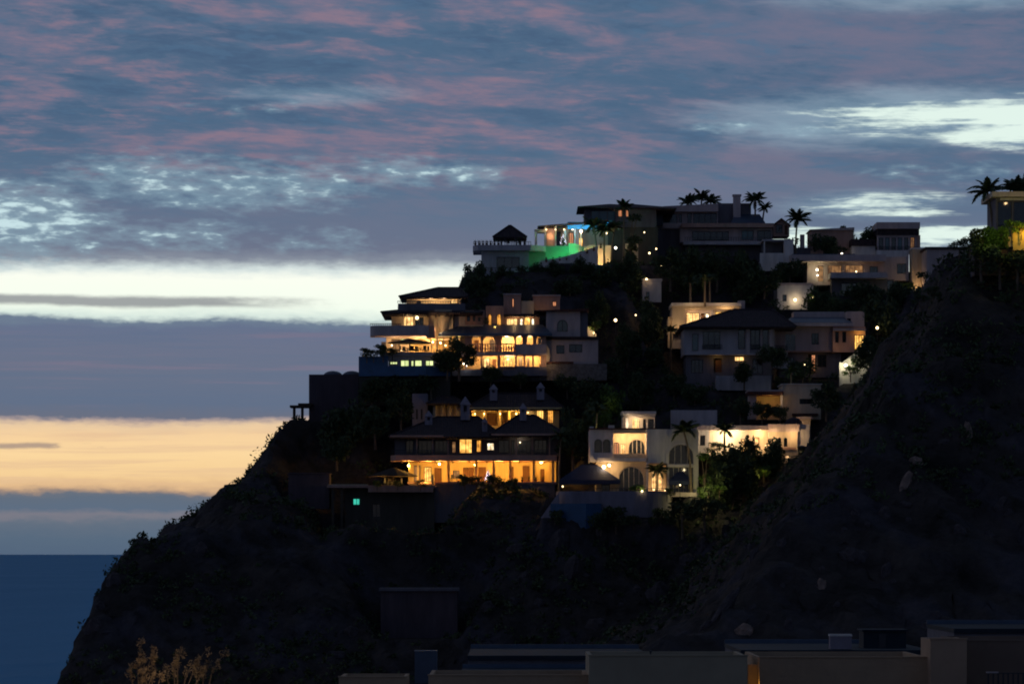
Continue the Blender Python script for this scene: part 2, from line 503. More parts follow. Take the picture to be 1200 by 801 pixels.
PADS = []        # (px0, px1, Y0, Y1, py): levelled ground under each building


class House:
    """A building measured in photo pixels at its own distance: k metres per pixel there, d metres behind its front plane."""
    def __init__(s, name, label, cat, Y, px, py, group=None):
        s.k = Y / F; s.Y = Y; s.ox = px; s.oy = py
        s.o = thing(name, label, cat, at(px, py, Y), group)
    def X(s, px): return (px - s.ox) * s.k
    def Zz(s, py): return (s.oy - py) * s.k
    def P(s, px, py, d): return (s.X(px), d, s.Zz(py))
    def w(s, px, py, d): return s.o.location + Vector(s.P(px, py, d))
    def pad(s, x0, x1, d0, d1, py): PADS.append((x0, x1, s.Y + d0, s.Y + d1, py)); return s
    def mk(s, name, mb, m, parent=None, label=None): return link(name, mb.mesh(name), m, parent or s.o, label=label)
    def box(s, name, x0, y0, x1, y1, d0, d1, m, parent=None, label=None):
        return s.mk(name, MB().box(s.X(x0), d0, s.Zz(y1), s.X(x1), d1, s.Zz(y0)), m, parent, label)
    def prism(s, name, fp, y0, y1, m, parent=None):
        """fp: list of (px, d), anticlockwise seen from above (going right along the front first)."""
        zt = [s.Zz(v) for v in y0] if isinstance(y0, (list, tuple)) else s.Zz(y0)
        return s.mk(name, MB().prism([(s.X(p), d) for p, d in fp], s.Zz(y1), zt), m, parent)
    def wall(s, name, x0, y0, x1, y1, d, th, holes, m, parent=None, outline=None):
        hs = [(s.X(h[0]), s.Zz(h[3]), s.X(h[2]), s.Zz(h[1]), h[4] if len(h) > 4 else 'r') for h in holes]
        ol = [(s.X(a), s.Zz(b)) for a, b in outline] if outline else None
        return s.mk(name, wall_mesh(s.X(x0), s.Zz(y1), s.X(x1), s.Zz(y0), hs, d, d + th, ol), m, parent)
    def win(s, x0, y0, x1, y1, d, pane=None, kind='r', nx=2, ny=1, fm=None, name='window', fw=.09):
        """Window frame with bars (part) and its pane (sub-part), set into an opening at depth d."""
        X0, X1, Z0, Z1 = s.X(x0), s.X(x1), s.Zz(y1), s.Zz(y0)
        m = MB(); w = (X1 - X0) / 2; rise = min(w, (Z1 - Z0) * .55) if kind == 'a' else (min(w * 1.5, (Z1 - Z0) * .7) if kind == 'o' else 0)
        def top(x): return Z1 if not rise else Z1 - rise + rise * math.sqrt(max(0, 1 - ((x - X0 - w) / w) ** 2))
        e = .012
        m.box(X0 + e, d, Z0 + e, X0 + fw, d + .1, top(X0 + fw) - e); m.box(X1 - fw, d, Z0 + e, X1 - e, d + .1, top(X1 - fw) - e)
        m.box(X0 + fw, d, Z0 + e, X1 - fw, d + .1, Z0 + fw)
        if not rise: m.box(X0 + fw, d, Z1 - fw, X1 - fw, d + .1, Z1 - e)
        else:
            pts = [(X0 + w + (w - fw * .6) * math.cos(a), d + .05, Z1 - rise + (rise - fw * .6) * math.sin(a)) for a in np.linspace(0.02, math.pi - .02, 9)]
            m.tube(pts, fw * .5, 4)
        for i in range(1, nx):
            x = X0 + (X1 - X0) * i / nx; m.box(x - fw * .4, d + .01, Z0 + fw, x + fw * .4, d + .09, top(x) - fw)
        for i in range(1, ny):
            z = Z0 + (Z1 - Z0) * i / ny
            if z < Z1 - rise: m.box(X0 + fw, d + .02, z - fw * .4, X1 - fw, d + .08, z + fw * .4)
        o = s.mk(name, m, fm or FRAME)
        p = wall_mesh(X0 + e, Z0 + e, X1 - e, Z1 - e, [], d + .04, d + .065) if not rise else wall_mesh(0, 0, 0, 0, [], d + .04, d + .065,
              [(X0 + e, Z0 + e), (X1 - e, Z0 + e)] + [(X0 + w + (w - e) * math.cos(a), Z1 - rise + (rise - e) * math.sin(a)) for a in np.linspace(0, math.pi, 11)])
        s.mk('pane', p, pane or GLASS, o)
        return o
    def wwall(s, x0, y0, x1, y1, d, th, wins, m, name='wall'):
        """Wall with windows: wins = (x0, y0, x1, y1, kind, pane, nx, ny, frame); pane None leaves an open hole."""
        s.wall(name, x0, y0, x1, y1, d, th, [w_[:5] for w_ in wins], m)
        for w_ in wins:
            if w_[5] is not None:
                s.win(w_[0], w_[1], w_[2], w_[3], d + th * .45, w_[5], w_[4], *(w_[6:8] if len(w_) > 7 else (2, 1)), fm=w_[8] if len(w_) > 8 else None)
    def door(s, x0, y0, x1, y1, d, m=None):
        o = s.box('door', x0, y0, x1, y1, d, d + .08, m or DOORW)
        s.mk('handle', MB().box(s.X(x1 - .9), d - .05, s.Zz((y0 + y1) / 2 + 1), s.X(x1 - .6), d - .002, s.Zz((y0 + y1) / 2)), METAL, o)
        return o
    def hip(s, name, x0, x1, ye, yr, rx0, rx1, d0, d1, m, th=.25):
        X0, X1, a, b = s.X(x0), s.X(x1), s.X(rx0), s.X(rx1); ze, zr = s.Zz(ye), s.Zz(yr); dm = (d0 + d1) / 2
        mb = MB().add([(X0, d0, ze), (X1, d0, ze), (X1, d1, ze), (X0, d1, ze), (a, dm, zr), (b, dm, zr),
                       (X0 + .1, d0 + .1, ze - th), (X1 - .1, d0 + .1, ze - th), (X1 - .1, d1 - .1, ze - th), (X0 + .1, d1 - .1, ze - th)],
                      [(0, 1, 5, 4), (1, 2, 5), (2, 3, 4, 5), (3, 0, 4), (6, 9, 8, 7), (0, 6, 7, 1), (1, 7, 8, 2), (2, 8, 9, 3), (3, 9, 6, 0)])
        o = s.mk(name, mb, m)
        rd = MB()
        for p, q in (((X0, d0, ze), (a, dm, zr)), ((X1, d0, ze), (b, dm, zr)), ((a, dm, zr), (b, dm, zr))):
            if (Vector(p) - Vector(q)).length > .3: rd.tube([Vector(p) + Vector((0, 0, .04)), Vector(q) + Vector((0, 0, .04))], .13, 5)
        s.mk('ridge_tiles', rd, m, o)
        return o
    def rail(s, x0, x1, yt, yb, d, n, m=None, r=.03):
        mb = MB(); X0, X1 = s.X(x0), s.X(x1); zt, zb = s.Zz(yt), s.Zz(yb)
        for i in range(n + 1):
            x = X0 + (X1 - X0) * i / n; mb.box(x - r, d - r, zb, x + r, d + r, zt - .04)
        mb.box(X0 - r, d - r * 1.4, zt - .04, X1 + r, d + r * 1.4, zt + .03)
        mb.box(X0 + r, d - r * .5, (zt + zb) / 2 - .015, X1 - r, d + r * .5, (zt + zb) / 2 + .015)
        return s.mk('railing', mb, m or METAL)
    def lamp(s, px, py, d, power, col=(1, .66, .32), r=.16, m=None, vis=True, off=.3):
        """A lit lamp: glowing globe on a small bracket (part) and the light it gives."""
        c = s.P(px, py, d); r *= .78
        if vis:
            g = MB().lathe([(r * .35, -r * .95), (r * .85, -r * .5), (r, 0), (r * .85, r * .5), (r * .35, r * .95)], c, 10)
            o = s.mk('lamp', g, m or B_WARM)
            s.mk('bracket', MB().box(c[0] - .03, c[1] - .03, c[2] + r * .96, c[0] + .03, c[1] + .03, c[2] + r * .96 + .12), METAL, o)
        return light((c[0], c[1] - off, c[2] - .02 if vis else c[2]), power, col, max(r, .1), s.o)


def arc(cx, cd, rx, rd, a0, a1, n=12):
    return [(cx + rx * math.cos(R(a)), cd + rd * math.sin(R(a))) for a in np.linspace(a0, a1, n)]


def band(fp, t):
    """A strip of thickness t (metres in d, fp in (px, d)) following a front outline: returns a closed footprint."""
    return fp + [(p, d + t) for p, d in reversed(fp)]

# ------------------------------------------------------------------ buildings on the headland
WL = (1.0, .80, .52)      # whitish lamps
OL = (1.0, .57, .12)      # orange lamps
AL = (1.0, .64, .30)      # amber lamps


def body(h, x0, y0, x1, y1, d0, d1, m, name='side_walls'):
    """Rear part of a storey: two flank walls, back wall and flat slab, so openings in the front show a dark interior."""
    t = .25; X0, X1, Z0, Z1 = h.X(x0), h.X(x1), h.Zz(y1), h.Zz(y0)
    mb = MB().box(X0, d0, Z0, X0 + t, d1, Z1).box(X1 - t, d0, Z0, X1, d1, Z1).box(X0 + t, d1 - t, Z0, X1 - t, d1, Z1)
    mb.box(X0 + t, d0, Z1 - .2, X1 - t, d1 - t, Z1 - .004).box(X0 + t, d0, Z0 + .003, X1 - t, d1 - t, Z0 + .15)
    return h.mk(name, mb, m)


# ---- orange lit villa with tiled roofs
h = House('villa', 'big dark roofed villa whose whole ground floor gallery glows orange', 'villa', 515, 560, 570)
h.pad(455, 660, -2.5, 16, 571)
h.box('foundation_wall', 480, 567, 650, 612, -2.2, 9, DGREY)
h.box('terrace_floor', 478, 564.5, 652, 567, -2.4, 9, SALMON)
h.wwall(478, 538, 652, 565, 4, .3, [
    (484, 544, 492, 564.6, 'r', G_DIM, 1, 1), (496, 546, 505, 563.5, 'r', G_GOLD, 3, 1), (508, 547, 517, 564.6, 'r', None), (530, 550, 538, 560, 'r', G_DIM, 2, 1),
    (542, 546.5, 555, 564.6, 'r', None), (560, 546, 569.5, 564.6, 'r', None), (578, 545, 580.5, 564.6, 'r', None),
    (599, 545.5, 602, 564.6, 'r', None), (612.5, 544.5, 621, 564.6, 'r', None), (626, 535, 643, 564.6, 'a', None)], OCHRE, 'gallery_wall')
for x0, x1, yt in ((508.2, 516.8, 547.2), (542.2, 548.3, 546.7), (548.7, 554.8, 546.7), (560.2, 569.3, 546.2), (578.2, 580.3, 545.2), (599.2, 601.8, 545.7), (612.7, 620.8, 544.7)):
    h.door(x0, yt, x1, 564.4, 4.1)
body(h, 478, 538, 652, 565, 4.31, 9, OCHRE)
h.box('alcove_wall', 622, 534, 646, 565, 5.6, 5.9, OCHRE)
h.door(633.5, 548, 638.5, 564.4, 5.5)
for x in (524.5, 556.5, 577, 596.5, 624, 646.5): h.box('column', x, 540, x + 3, 564.4, -1.6, -1.2, OCHRE)
for x in (479, 489): h.box('column', x, 541.5, x + 2, 564.4, -1.6, -1.2, OCHRE)
h.prism('balcony_slab', [(458, -.5), (464, -2.6), (520, -2.8), (652, -2.6), (653, 4), (458, 4)], 533.5, 540.2, SALMON)
for n, x in enumerate((470, 490, 510, 530, 550, 570, 590, 608)): h.box('ceiling_beam', x, 540.25, x + 1.2, 541.4, -2.3, 3.9, WOOD)
for i, (x, y, p) in enumerate(((479, 545.5, 190), (501, 543.5, 170), (515, 543.5, 150), (541, 543.5, 190), (557, 544.5, 200), (586, 543.5, 220), (606, 543.5, 200))):
    h.lamp(x, y, -.6 if i else -1.3, p, OL, .2, vis=i in (0, 2, 4))
h.lamp(634.5, 540, 4.9, 90, OL, .32)
h.lamp(634, 544, 1.2, 70, OL, .14, vis=False)
h.wwall(462, 511, 655, 533.4, 2.2, .3, [
    (475, 515, 484, 531, 'r', GLASS), (488, 515, 506, 531, 'r', GLASS, 3, 1), (509, 515, 524, 531, 'r', GLASS, 3, 1), (529, 516, 534, 530, 'r', G_DIM, 1, 1),
    (538, 513.5, 553, 530.5, 'r', G_GOLD, 2, 1), (558, 514.5, 564, 529, 'r', G_ORANGE, 1, 1), (570.5, 518, 579, 527, 'r', G_WHITE, 2, 1),
    (584, 514.5, 597, 530, 'r', GLASS), (599, 514.5, 603, 531, 'r', GLASS, 1, 1), (607, 515, 622, 531, 'r', GLASS, 3, 1), (626, 514.5, 641, 531, 'r', GLASS, 3, 1)], DGREY, 'upper_wall')
body(h, 462, 511, 655, 533.4, 2.51, 9, DGREY)
for x in (488, 506.5, 524.5, 604.3, 623, 643): h.box('post', x, 511, x + 1.6, 533.4, -2.0, -1.8, SALMON)
h.rail(460, 522, 527.5, 533.4, -2.3, 26); h.rail(606, 642, 528, 533.4, -2.2, 16)
h.lamp(609.5, 517.5, 1.9, 6, WL, .1)
h.hip('roof', 456, 590, 512, 487.5, 512, 560, -3, 10.2, TILED)
h.hip('roof', 574, 664, 510, 486, 606, 628, -3.3, 10.0, TILED)
h.box('eave_board', 458, 510.4, 520, 512.6, -3.06, -2.98, SALMON); h.box('eave_board', 576, 508.6, 661, 510.8, -3.36, -3.28, SALMON)
h.wwall(552, 474, 656, 500, 8.6, .3, [
    (553, 478.5, 608, 496, 'r', None), (629, 477.5, 638, 493, 'r', G_GOLD, 3, 1), (642, 477.5, 649.5, 493, 'r', G_ORANGE, 1, 1)], OCHRE, 'top_wall')
h.box('porch_wall', 552, 474, 610, 500, 11.2, 11.5, OCHRE)
h.box('porch_floor', 553, 496.2, 608, 498, 8.91, 11.2, SALMON)
body(h, 552, 474, 656, 500, 11.51, 15, OCHRE)
for x0, x1 in ((570, 582), (589, 594)): h.door(x0, 480, x1, 496, 11.1)
for x in (554, 565.5, 584.5, 596, 604.5): h.box('column', x, 478.6, x + 2.2, 496.1, 8.65, 8.95, OCHRE)
for x in (556, 567, 586, 600, 605): h.lamp(x, 482, 8.2, 22 if x != 600 else 50, OL, .12, vis=x not in (600,))
h.lamp(619, 480.5, 8.3, 5, WL, .1)
h.hip('roof', 545, 662, 476.2, 457, 575, 640, 6.6, 16, TILED)
h.box('eave_board', 547, 474.8, 659, 476.8, 6.54, 6.62, OCHRE)


def cupola(h, x, yt, yb, d, wpx=8):
    """White roof turret: little house with an arched opening and a pointed cap."""
    X = h.X(x); w = wpx * h.k / 2; z0, z1 = h.Zz(yb), h.Zz(yt); zc = z0 + (z1 - z0) * .55
    o = h.mk('roof_turret', wall_mesh(0, 0, 0, 0, [(X - w * .4, z0 + .5, X + w * .4, zc - .1, 'a')], d - w, d - w + .2, [(X - w, z0 - .6), (X + w, z0 - .6), (X + w, zc), (X - w, zc)])
             .box(X - w, d - w + .2, z0 - .6, X - w + .2, d + w, zc).box(X + w - .2, d - w + .2, z0 - .6, X + w, d + w, zc).box(X - w + .2, d + w - .2, z0 - .6, X + w - .2, d + w, zc), TERR)
    v = w * 1.25
    h.mk('cap', MB().add([(X - v, d - v, zc), (X + v, d - v, zc), (X + v, d + v, zc), (X - v, d + v, zc), (X, d, z1)], [(0, 1, 4), (1, 2, 4), (2, 3, 4), (3, 0, 4), (3, 2, 1, 0)]), TERR, o)


for x, yt, yb, d, w_ in ((502, 480, 496, 1.5, 9), (545, 463, 486, 2.5, 11), (578, 446, 461, 9, 9), (613, 471, 487, 1.5, 8), (634, 444, 460, 9, 9), (568, 488, 503, -1, 6)):
    cupola(h, x, yt, yb, d, w_)

# ---- low block with folded wall behind the orange villa
h = House('annex', 'narrow block with folded dim lit wall rising behind dark villa roofs', 'house', 528, 512, 500)
h.pad(482, 545, -1, 7, 503)
h.wwall(483, 461, 501, 503, 0, .3, [(487.5, 479, 489.6, 491, 'r', GLASS, 1, 1), (493, 479, 495.2, 491, 'r', GLASS, 1, 1)], TERR); body(h, 483, 461, 501, 503, .31, 6, TERR)
for i, x in enumerate((507, 515, 524, 532)): h.prism('folded_wall', [(x, .3), (x + 3.5, -1.0), (x + 8, .3), (x + 8, 4), (x, 4)], 473 - i * .4, 503, CREAM)
h.hip('roof', 500, 544, 473, 464, 516, 532, -2, 6, TILED)
light(h.w(519, 492, -4.5), 18, OL, .2)

# ---- terrace with the palapa and the teal window
h = House('terrace', 'flat terrace over olive retaining wall with a teal lit window', 'terrace', 512, 448, 575)
h.pad(384, 482, -1, 10, 640); h.pad(480, 512, -2, 4, 640)
h.box('floor_slab', 384, 568.6, 511, 571.4, -2, 7, SALMON)
h.box('parapet', 432, 569, 508, 576.5, -2.3, -2.05, SALMON)
h.wwall(404, 571.5, 509, 660, 0, .3, [(413.5, 583.5, 421.8, 591.5, 'r', G_TEAL, 2, 1), (436, 590, 446, 606, 'r', GLASS, 2, 1)], OLIVE, 'retaining_wall')
body(h, 404, 571.6, 509, 660, .31, 7, OLIVE)
for x in (389, 399.5): h.box('pillar', x, 571.5, x + 3, 650, -1.4, -1.0, OLIVE)
h.box('edge_board', 385, 567.4, 432, 568.5, -2.02, -1.9, CREAM)
h.box('kerb_wall', 506, 556, 508.5, 568.4, -1.9, 2.5, OCHRE)
light(h.w(470, 564, -1.0), 50, OL, .2); light(h.w(497, 562.5, .2), 60, OL, .2); light(h.w(446, 563.5, -1.0), 34, OL, .2)
light(h.w(417, 567, -1.6), 3, (1, .75, .2), .1)


def palapa(name, label, px, yb, ya, ye, wpx, Y, m=THATCH, cat='sunshade', posts=1):
    k = Y / F; t = thing(name, label, cat, at(px, yb, Y)); H = (yb - ya) * k; e = (yb - ye) * k; w = wpx * k / 2
    prof = [(w, e), (w * .97, e + .12), (w * .55, e + (H - e) * .52), (w * .2, e + (H - e) * .86), (.06, H)]
    mb = MB().lathe(prof, n=14); mb.f = mb.f[:-2] + [mb.f[-1]]
    mb.lathe([(w * .93, e + .02), (w * .5, e + (H - e) * .42), (.05, H - .15)], n=14)
    link('roof', mb.mesh('roof'), m, t)
    for i in range(posts):
        a = 2 * math.pi * (i + .5) / posts; r_ = 0 if posts == 1 else w * .72
        link('post', MB().tube([(r_ * math.cos(a), r_ * math.sin(a), -.3), (r_ * math.cos(a), r_ * math.sin(a), e + .3 if posts > 1 else H - .2)], .09).mesh('post'), WOOD, t)
    return t


palapa('palapa', 'thatched palapa sunshade on the terrace left of the orange gallery', 461, 568.5, 547.5, 558, 58, 511.3)
palapa('parasol', 'dark parasol over the dinner terrace under the curved balcony', 480, 408, 396.5, 402, 52, 532.6, DCANVAS, 'parasol')


# ---- white arched house
h = House('arched_house', 'white house with two big dark arches and a lit balcony bay', 'house', 503, 750, 580)
h.pad(640, 822, -5, 13, 580)
h.wwall(691, 503, 718.5, 541, 0, .3, [(696.5, 514, 705.7, 530, 'a', GLASS, 1, 1), (706.3, 514, 715.5, 530, 'a', GLASS, 1, 1)], WHITE)
body(h, 691, 503, 718.5, 541, .31, 9, WHITE)
h.box('parapet_post', 691, 499.5, 696, 503, 0, .5, WHITE); h.box('parapet_post', 713, 498, 720, 503, -.15, .5, WHITE)
h.wwall(718.6, 503, 757, 537, 2.6, .3, [(719.5, 517, 726.5, 533.5, 'a', G_PINK, 2, 1), (728, 519, 734, 534, 'r', G_WARM, 1, 1, PALEF), (737, 513.5, 757, 535, 'a', GLASS, 4, 1, PALEF)], CREAM, 'loggia_wall')
body(h, 718.6, 503, 757, 537, 2.91, 9, CREAM)
h.box('loggia_lintel', 718.6, 503, 757, 507.5, -.2, .15, CREAM)
h.box('loggia_roof', 718.6, 502.6, 757, 505, .15, 2.6, WHITE)
h.box('loggia_parapet', 718.6, 531.5, 757, 536.4, -.55, -.3, CREAM)
h.box('tile_coping', 690, 501.4, 770, 503, -.35, 9.2, TILE)
h.box('balcony_slab', 700, 536.5, 759, 540.5, -1.2, 2.6, WHITE)
h.lamp(731, 512, 1.3, 85, AL, .12, vis=False); h.lamp(747, 512, 1.0, 60, AL, .1, vis=False)
h.wwall(699, 540.6, 759, 582, .4, .3, [(725, 546, 755, 581.5, 'a', GLASS, 5, 1, PALEF), (705, 556, 715, 581, 'r', GLASS, 2, 1)], CREAM, 'ground_wall')
body(h, 699, 540.6, 759, 582, .71, 9, CREAM)
h.lamp(707.5, 547, -1.0, 75, AL, .34); h.lamp(714, 545, -.3, 40, AL, .26)
h.wall('front_wall', 757.2, 503, 818, 582, -1.2, .35, [(783, 520.5, 812.5, 544, 'a'), (783, 547, 812.5, 581), (759.5, 542.5, 781.5, 581)], WHITE)
body(h, 757.2, 503, 818, 582, -.84, 9, WHITE)
h.win(783, 520.5, 812.5, 544, -1.0, GLASS, 'a', 4, 1, PALEF); h.win(783, 547, 812.5, 581, -1.0, GLASS, 'r', 5, 1, PALEF)
h.mk('arch_trim', wall_mesh(0, 0, 0, 0, [(h.X(783.1), h.Zz(545), h.X(812.4), h.Zz(520.6), 'a')], -1.32, -1.21, [(h.X(779.5), h.Zz(543.9)), (h.X(783.1), h.Zz(545.1)), (h.X(812.4), h.Zz(545.1)), (h.X(816), h.Zz(543.9))] +
     [(h.X(797.75) + 18.2 * h.k * math.cos(a), h.Zz(536) + 17.5 * h.k * math.sin(a)) for a in np.linspace(.15, math.pi - .15, 14)]), WHITE)
h.box('transom', 782.5, 544.2, 813, 546.8, -1.36, -.9, WHITE)
h.box('niche_wall', 759.6, 541, 781.4, 582, 1.6, 1.9, CREAM)
h.win(764, 548, 776.5, 574, 1.45, G_WARM, 'o', 3, 1, PALEF)
light(h.w(763, 578, -.2), 24, AL, .15); light(h.w(778, 578, -.2), 24, AL, .15)
h.box('planter', 757, 577, 815, 582, -3.6, -3.0, MAUVE)
h.wwall(731, 486, 769, 502, 5, .3, [(742, 488.5, 751, 501, 'r', G_WARM, 3, 1, PALEF), (755, 489, 758.5, 501.5, 'r', GLASS, 1, 1), (761, 489, 768, 501.5, 'r', GLASS, 2, 1)], WHITE, 'upper_wall')
body(h, 731, 486, 769, 502, 5.31, 10, WHITE)
h.box('corner_post', 734, 487.4, 737.4, 507, 3.9, 4.3, WHITE)
for i, (a, b, y0, y1, d) in enumerate(((729.5, 770, 480.5, 483.4, 3.3), (731, 769.4, 483.5, 485.4, 3.7), (732.5, 769.2, 485.5, 487.3, 4.1))): h.box('cornice', a, y0, b, y1, d, 10.2, WHITE)
light(h.w(738, 496, 3.1), 30, WL, .12); light(h.w(747, 489, 4.2), 20, AL, .1)
h.lamp(757.5, 521, 1.5, 14, AL, .08, vis=False)
h.box('flat_roof', 719, 501, 818, 502.4, 9.3, 10.5, WHITE)

# its terrace, pool and canopy
h = House('pool_terrace', 'pale curved terrace wall with a blue tiled pool below the arches', 'terrace', 497, 710, 600)
h.pad(636, 790, -3, 4, 604)
fp = [(652, 1.5)] + arc(672, 1.0, 19, 3.2, 195, 268, 6) + arc(744, .5, 42, 3.4, 268, 350, 9)
h.prism('curved_wall', band(fp, .4), 575.5, 606, TERR)
h.prism('terrace_floor', [(p, d + .42) for p, d in fp] + [(790, 5.5), (652, 5.5)], 576.6, 612, MAUVE)
h.prism('pool_wall', [(645, -2.4), (686, -3.4), (704, -3.0), (704, -2.1), (645, -1.6)], 590, 628, POOLT)
h.prism('slope_wall', [(634, -1.2), (655, -2.4), (655, -2.0), (634, -.8)], [606, 576, 576, 606], 625, TERR)
h.rail(690, 782, 571.5, 575.4, .3, 20)
h.lamp(751.5, 575, -2.6, 12, (1, .8, .4), .17)
h.lamp(766, 573.5, -.4, 2.5, AL, .1); h.lamp(779.5, 574, 0, 3, AL, .12); h.lamp(659.5, 569.5, .5, 1.2, WL, .14)


def canopy(label, x0, x1, ye, ya, yb, Y, dep, rx0, rx1):
    k = Y / F; t = thing('canopy', label, 'canopy', at((x0 + x1) / 2, yb, Y)); w = (x1 - x0) * k / 2; a = (rx0 - (x0 + x1) / 2) * k; b = (rx1 - (x0 + x1) / 2) * k
    e = (yb - ye) * k; z = (yb - ya) * k; fl = .55
    mb = MB().add([(-w, 0, e), (w, 0, e), (w, dep, e), (-w, dep, e), (a, dep / 2, z), (b, dep / 2, z), (-w, 0, e - fl), (w, 0, e - fl), (w, dep, e - fl), (-w, dep, e - fl)],
                  [(0, 1, 5, 4), (1, 2, 5), (2, 3, 4, 5), (3, 0, 4), (0, 6, 7, 1), (1, 7, 8, 2), (2, 8, 9, 3), (3, 9, 6, 0)])
    link('awning', mb.mesh('awning'), CANVAS, t)
    for sx in (-w + .1, w - .1):
        for sy in (.1, dep - .1): link('post', MB().tube([(sx, sy, -.2), (sx, sy, e)], .06).mesh('post'), METAL, t)
    return t


canopy('navy hipped canopy on the pool terrace beside the bright wall lamps', 655, 727, 562, 543.5, 577, 500, 5.5, 682, 700)
canopy('smaller navy canopy standing before the tall double height arch', 784, 812, 563, 552, 577, 500.2, 3.5, 795, 801)
light(at(674, 566, 504), 14, OL, .15); light(at(715, 566, 504), 8, (1, .6, .45), .1)

# ---- long low lit house
h = House('long_house', 'long low white house with brightly lit wall behind round trees', 'house', 512, 870, 530)
h.pad(786, 955, -3, 14, 531)
h.wwall(831, 504, 900, 533, 0, .3, [(868, 514, 878, 531, 'r', G_WARM, 2, 1), (884, 512, 890, 531, 'r', G_WARM, 1, 1)], CREAM); body(h, 831, 504, 900, 533, .31, 9, CREAM)
h.wwall(817, 503, 830.8, 533, -1.1, .3, [(820, 510, 826, 522, 'r', GLASS, 2, 1)], WHITE); body(h, 817, 503, 830.8, 533, -.79, 9, WHITE)
h.box('parapet', 815, 498.5, 902, 504, -1.4, 9.2, MAUVE)
h.lamp(849, 512, -1.3, 210, WL, .22, vis=False); h.lamp(862, 507, -.6, 40, WL, .1, vis=False); h.lamp(889, 507.5, -.7, 60, AL, .12, vis=False)
h.lamp(897, 522, -.5, 14, AL, .1)
h.wwall(900.2, 504, 934, 531, -1.3, .3, [(910.5, 512.5, 914.8, 523.5, 'o', GLASS, 1, 1), (917.6, 512.5, 922, 523.5, 'o', GLASS, 1, 1)], CREAM, 'arcade_wall'); body(h, 900.2, 504, 934, 531, -.99, 8, CREAM)
h.box('parapet', 899, 497, 936, 506, -1.65, -1.35, MAUVE)
h.box('parapet_return', 899, 497, 936, 503.9, -1.34, 8, MAUVE)
h.box('ledge', 906, 524.5, 932, 527, -1.9, -1.31, SALMON)
h.box('base_wall', 912, 527.1, 934, 541, -1.8, -1.0, CREAM)
h.lamp(905, 510, -2.1, 40, AL, .1, vis=False); h.lamp(929, 510, -2.1, 44, AL, .1, vis=False); light(h.w(921, 535, -3.0), 24, AL, .1)
h.wwall(934.2, 497, 948, 523, -.6, .3, [], WHITE); body(h, 934.2, 497, 948, 523, -.29, 8, WHITE)
c = h.P(932, 497.6, 3.2)
h.mk('dome', MB().lathe([(1.3, -.4), (1.29, 0)] + [(1.28 * math.cos(a), 1.1 * math.sin(a)) for a in np.linspace(.08, 1.5, 7)], c, 18), TILED)
h.box('rear_wall', 939, 489, 953, 523, 5.0, 5.3, CREAM); h.box('rear_coping', 937, 486.5, 955, 488.9, 4.6, 6.5, MAUVE)
light(h.w(946, 497, 3.4), 22, AL, .1)
h.box('side_parapet', 788, 478.5, 843, 501, 5.5, 6, GREY, label='bluish grey parapet wall behind')
h.box('roof_terrace', 818, 500, 900, 501, 9.3, 13, FLATROOF)

# ---- cream house with carport
h = House('carport_house', 'plain cream house with a small paired window and glowing carport', 'house', 526, 920, 488)
h.pad(874, 966, -3, 10, 489)
h.wwall(917.2, 450.5, 962, 491, 0, .3, [(937, 467, 953, 473.2, 'r', GLASS, 2, 1)], CREAM); body(h, 917.2, 450.5, 962, 491, .31, 8, CREAM)
h.box('carport_roof', 876, 459, 917, 463.4, -2, 5, TILE); h.box('carport_fascia', 876, 457, 917, 458.9, -1.7, 5, MAUVE)
h.box('carport_wall', 886, 463.5, 917, 491, 1.6, 1.9, CREAM); h.box('carport_flank', 877, 463.5, 886, 491, -1.2, 1.9, MAUVE)
h.box('post', 913.6, 463.5, 916.2, 491, -1.8, -1.5, WHITE); h.box('coping', 915.6, 449.4, 963.5, 450.4, -.2, 8.2, WHITE)
light(h.w(902, 466, -.5), 16, OL, .12); light(h.w(915.3, 469, -2.6), 5, AL, .1)
h.box('lower_eave', 928, 484.5, 958, 487, -1.2, -.01, TILE)

# ---- villa in the middle right with slot windows
h = House('terraced_villa', 'flat roofed grey villa with a barred orange window at its corner', 'villa', 546, 960, 440)
h.pad(903, 1016, -3, 14, 442)
h.wwall(905, 383, 974.8, 412, 0, .3, [(920, 391, 932.5, 411, 'r', GLASS, 2, 1, PALEF), (951, 390, 959.5, 403.5, 'r', GLASS, 2, 1)], MAUVE); body(h, 905, 383, 974.8, 412, .31, 10, MAUVE)
h.wwall(975, 383, 1013, 413, -1.5, .3, [(977.6, 389, 982, 402, 'r', GLASS, 1, 1), (986, 389, 990.6, 402, 'r', GLASS, 1, 1), (1000, 393, 1011.5, 411.5, 'r', G_GOLD, 4, 1)], SALMON); body(h, 975, 383, 1013, 413, -1.19, 10, SALMON)
h.wwall(912, 412.2, 986, 442, .5, .3, [(947.5, 414.5, 956.5, 437, 'r', None), (958.5, 415, 969, 430, 'r', GLASS, 2, 1), (923, 418, 931, 430, 'r', GLASS)], DGREY, 'ground_wall'); body(h, 912, 412.2, 986, 442, .81, 10, DGREY)
h.win(951, 415, 956.3, 436.8, .7, G_PINK, 'r', 1, 1)
h.box('ledge', 904, 410.8, 974.8, 412.6, -.5, -.01, SALMON); h.box('fascia', 914, 379, 1000, 382.9, -1.9, 10.1, MAUVE)
mb = MB().prism([(h.X(918), -1.6), (h.X(998), -1.6), (h.X(992), 5), (h.X(930), 5)], h.Zz(378.9), [h.Zz(378.4), h.Zz(378.4), h.Zz(369), h.Zz(369)]); h.mk('sloping_roof', mb, BLUEROOF)
h.box('roof_parapet', 933, 362.5, 993, 369.5, 5.05, 9, MAUVE)
h.wwall(993.2, 364, 1014, 388, 1.5, .3, [(993.8, 372, 998.4, 387, 'r', GLASS, 1, 1)], MAUVE, 'stair_wall'); body(h, 993.2, 364, 1014, 388, 1.81, 8, MAUVE)
